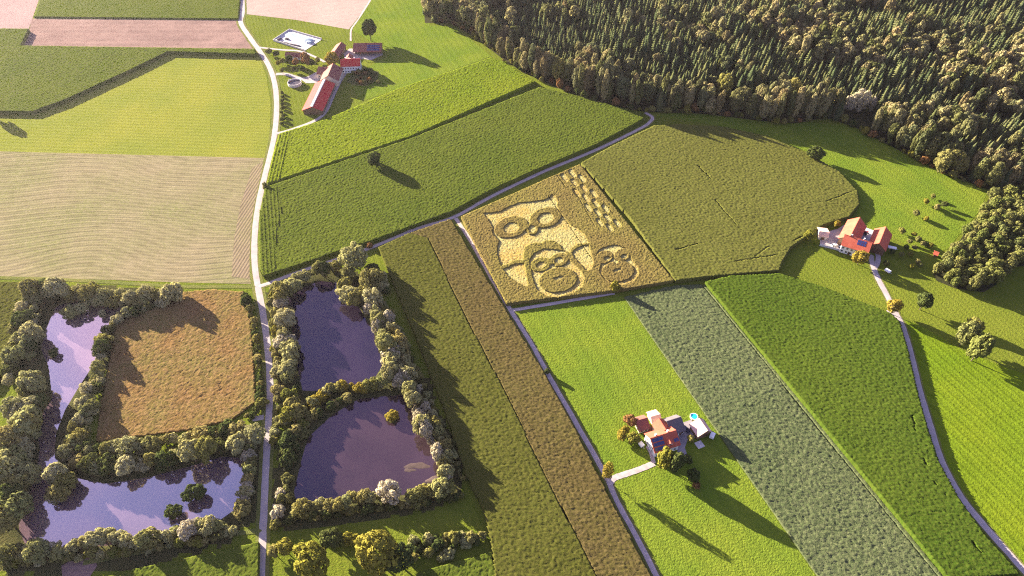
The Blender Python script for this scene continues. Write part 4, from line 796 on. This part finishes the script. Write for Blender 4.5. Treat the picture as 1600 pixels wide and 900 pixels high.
# ------------------------------------------------------------------ small things
def place(fn, name, label, cat, x, y, rz, **k):
    p = P(x, y); e = empty(name, (p.x, p.y, .15), R(rz)); tag(e, label, cat); fn(e, **k); return e
def car(e, paint='car_white', L=4.4):
    h = L / 2
    MB().prism([(-h, .35), (h, .35), (h, .75), (h * .92, .9), (h * .45, .98), (-h * .9, .98), (-h, .8)], -.88, .88, 'y').build('body', M[paint], e)
    MB().prism([(h * .45, .975), (h * .12, 1.42), (-h * .62, 1.45), (-h * .9, .975)], -.76, .76, 'y').build('cabin_glass', M['glass'], e)
    MB().box(-h * .58, h * .1, -.72, .72, 1.4, 1.48).build('roof_panel', M[paint], e)
    for sx in (-.62, .62):
        for sy in (-.8, .8):
            MB().cyl(0, 0, -.11, .11, .33, n=14).build('wheel', M['tyre'], e, loc=(h * sx, sy, .33)).rotation_euler = (math.pi / 2, 0, 0)
def trailer(e, col='white_sheet', L=4.5, hh=1.9):
    MB().box(-L / 2, L / 2, -1.1, 1.1, .7, hh + .5).build('box_body', M[col], e); MB().box(L / 2, L / 2 + 1.2, -.08, .08, .55, .68).build('drawbar', M['steel'], e)
    for sy in (-1.0, 1.0): MB().cyl(0, 0, -.12, .12, .4, n=14).build('wheel', M['tyre'], e, loc=(-.3, sy, .4)).rotation_euler = (math.pi / 2, 0, 0)
def tractor(e):
    MB().box(-.4, 1.9, -.42, .42, .9, 1.65).build('bonnet', M['car_red'], e); MB().box(-1.5, -.4, -.75, .75, 1.0, 2.6).build('cab_glass', M['glass'], e); MB().box(-1.6, -.3, -.8, .8, 2.6, 2.72).build('cab_roof', M['car_red'], e)
    for x, y, r in ((-1.0, -.9, .85), (-1.0, .9, .85), (1.4, -.8, .55), (1.4, .8, .55)): MB().cyl(0, 0, -.2, .2, r, n=16).build('wheel', M['tyre'], e, loc=(x, y, r)).rotation_euler = (math.pi / 2, 0, 0)
place(car, 'parked_car', 'white car parked on the yard beside the solar house', 'car', 1061.5, 674, -52)
place(car, 'parked_car', 'dark blue car parked on the yard before the slate barn', 'car', 1071.5, 671.5, -52, paint='car_dark')
place(trailer, 'box_trailer', 'white box trailer at the end of the pink roofed barn', 'trailer', 1112, 683, 60, L=3.2, hh=1.6)
place(trailer, 'box_trailer', 'small white trailer left of the solar house', 'trailer', 1001.5, 696.5, -60, L=2.6, hh=1.2)
place(car, 'parked_car', 'dark car in front of the white walls of the right farmhouse', 'car', 1316, 387.5, -22, paint='car_dark')
place(car, 'parked_car', 'white car on the forecourt of the right farmhouse', 'car', 1303, 384, 20)
place(tractor, 'tractor', 'red tractor on the yard between the two right barns', 'tractor', 1352, 366, 30)
place(trailer, 'hay_trailer', 'pale trailer parked in the shade right of the barns', 'trailer', 1393, 389, -20, L=5, hh=.9)
place(trailer, 'hay_trailer', 'white trailer inside the dark plot by the driveway', 'trailer', 1386, 425, -55, L=3.4, hh=1.0)
place(trailer, 'hay_trailer', 'white trailer at the open front of the solar shed', 'trailer', 562, 83, 5, L=5, hh=1.4)
def pool(e):
    MB().ring(0, 0, 0, 1.1, 1.75, 2.0, 36).build('pool_wall', M['frame'], e); MB().cyl(0, 0, .3, .95, 1.76, n=36).build('pool_water', M['pool_water'], e); MB().box(1.9, 2.3, -.35, .35, 0, 1.25).build('ladder', M['steel'], e)
place(pool, 'swimming_pool', 'round turquoise above ground pool with a white rim', 'pool', 1084, 652.5, 140)
def tank(e):
    MB().ring(0, 0, 0, 2.4, 5.5, 5.85, 48).build('tank_wall', M['concrete'], e); MB().cyl(0, 0, .1, 1.3, 5.51, n=48).build('slurry', M['slurry'], e)
    MB().box(-.4, .4, 5.8, 6.3, 0, 3.0).build('ladder', M['steel'], e)
place(tank, 'slurry_tank', 'round concrete slurry tank beside the gravel drive', 'tank', 461, 132, 60)
def parasol(e):
    MB().cyl(0, 0, 0, 2.3, .03, n=8).build('pole', M['steel'], e); MB().cyl(0, 0, 2.1, 2.7, 1.25, .04, n=8).build('canopy', M['white_sheet'], e)
for x, y, w in ((1045, 697.5, 'leftmost'), (1049.5, 696, 'middle'), (1054, 694.5, 'rightmost')): place(parasol, 'parasol', w + ' of the white parasols before the solar house', 'parasol', x, y, 0)
def slab(e): MB().box(-1.9, 1.9, -1.9, 1.9, -.12, .12).build('paving', M['concrete'], e)
place(slab, 'patio_slab', 'pale square paved patio on the lawn right of the yard', 'patio', 1093, 695, 24)
# silage clamp
e = empty('silage_clamp', (*P(462, 63).xy, 0)); tag(e, 'white concrete silage clamp with grey blue sheeted heap', 'silage clamp'); o0 = P(462, 63)
cp = [P(*q) - o0 for q in ((427, 64), (452, 47.5), (503, 62), (476, 79.5))]
me = bpy.data.meshes.new('floor'); me.from_pydata([(p.x, p.y, .2) for p in cp], [], [(0, 3, 2, 1) if (cp[1] - cp[0]).cross(cp[2] - cp[1]).z < 0 else (0, 1, 2, 3)]); link('floor', me, M['concrete'], e)
def wall_seg(par, a, b, hh, th, mat, nm):
    d = b - a; L = d.length; o = MB().box(0, L, -th / 2, th / 2, 0, hh).build(nm, M[mat], par, loc=(a.x, a.y, .05)); o.rotation_euler = (0, 0, math.atan2(d.y, d.x))
wall_seg(e, cp[0], cp[3], 1.6, .4, 'concrete', 'side_wall'); wall_seg(e, cp[1], cp[2], 1.6, .4, 'concrete', 'side_wall'); wall_seg(e, cp[0], cp[1], 1.4, .4, 'concrete', 'end_wall')
def heap(par, q0, q1, w, hh, mat, nm):
    a, b = P(*q0) - o0, P(*q1) - o0; d = b - a; L = d.length; n = 14; V, Fq = [], []
    for i in range(n + 1):
        for j in range(9):
            t = j / 8 * 2 - 1; en = min(1, min(i, n - i) / 2); z = hh * (1 - t ** 4) * (.25 + .75 * en) + random.uniform(-.12, .12); V.append((L * i / n, t * w / 2, .22 + max(0, z) * (abs(t) < .99)))
            if i and j: b_ = i * 9 + j; Fq.append((b_ - 10, b_ - 1, b_, b_ - 9))
    o = link(nm, np_mesh(nm, V, Fq), M[mat], par, (a.x, a.y, 0)); o.rotation_euler = (0, 0, math.atan2(d.y, d.x))
heap(e, (448, 53), (488, 66), 9, 1.5, 'tarp', 'sheeted_heap'); heap(e, (432, 64), (440, 60.5), 3.4, 1.2, 'slurry', 'dark_heap'); heap(e, (438, 66.5), (452, 69.5), 3, 1.1, 'slurry', 'dark_heap'); heap(e, (446, 61), (451, 62.5), 3, 1.3, 'slurry', 'dark_heap'); heap(e, (480, 66.5), (488, 68), 5, 1.6, 'tarp', 'sheeted_heap'); heap(e, (452, 69), (470, 73), 2.2, .8, 'slurry', 'dark_heap')
# retaining wall of the right farm
w0 = P(1280, 384); e = empty('retaining_wall', (w0.x, w0.y, 0)); tag(e, 'low pale retaining wall along the right farm forecourt', 'wall')
ws = [P(*q) - w0 for q in ((1280, 384), (1300, 389), (1320, 394), (1339, 399.5))]
for a, b in zip(ws[:-1], ws[1:]): wall_seg(e, a, b, 1.5, .4, 'concrete', 'wall_panel')

# ------------------------------------------------------------------ evening haze
hz = MB().box(-1300, 1300, -400, 1500, -4, 306).build('haze', None); hz['kind'] = 'stuff'
hm = bpy.data.materials.new('haze'); hm.use_nodes = True; ht = hm.node_tree; ht.nodes.clear(); ho = N(ht, 'ShaderNodeOutputMaterial'); pv = N(ht, 'ShaderNodeVolumePrincipled')
pv.inputs['Color'].default_value = (.80, .76, .80, 1); pv.inputs['Density'].default_value = .000031; pv.inputs['Anisotropy'].default_value = .6
ht.links.new(pv.outputs[0], ho.inputs['Volume']); hz.data.materials.clear(); hz.data.materials.append(hm)
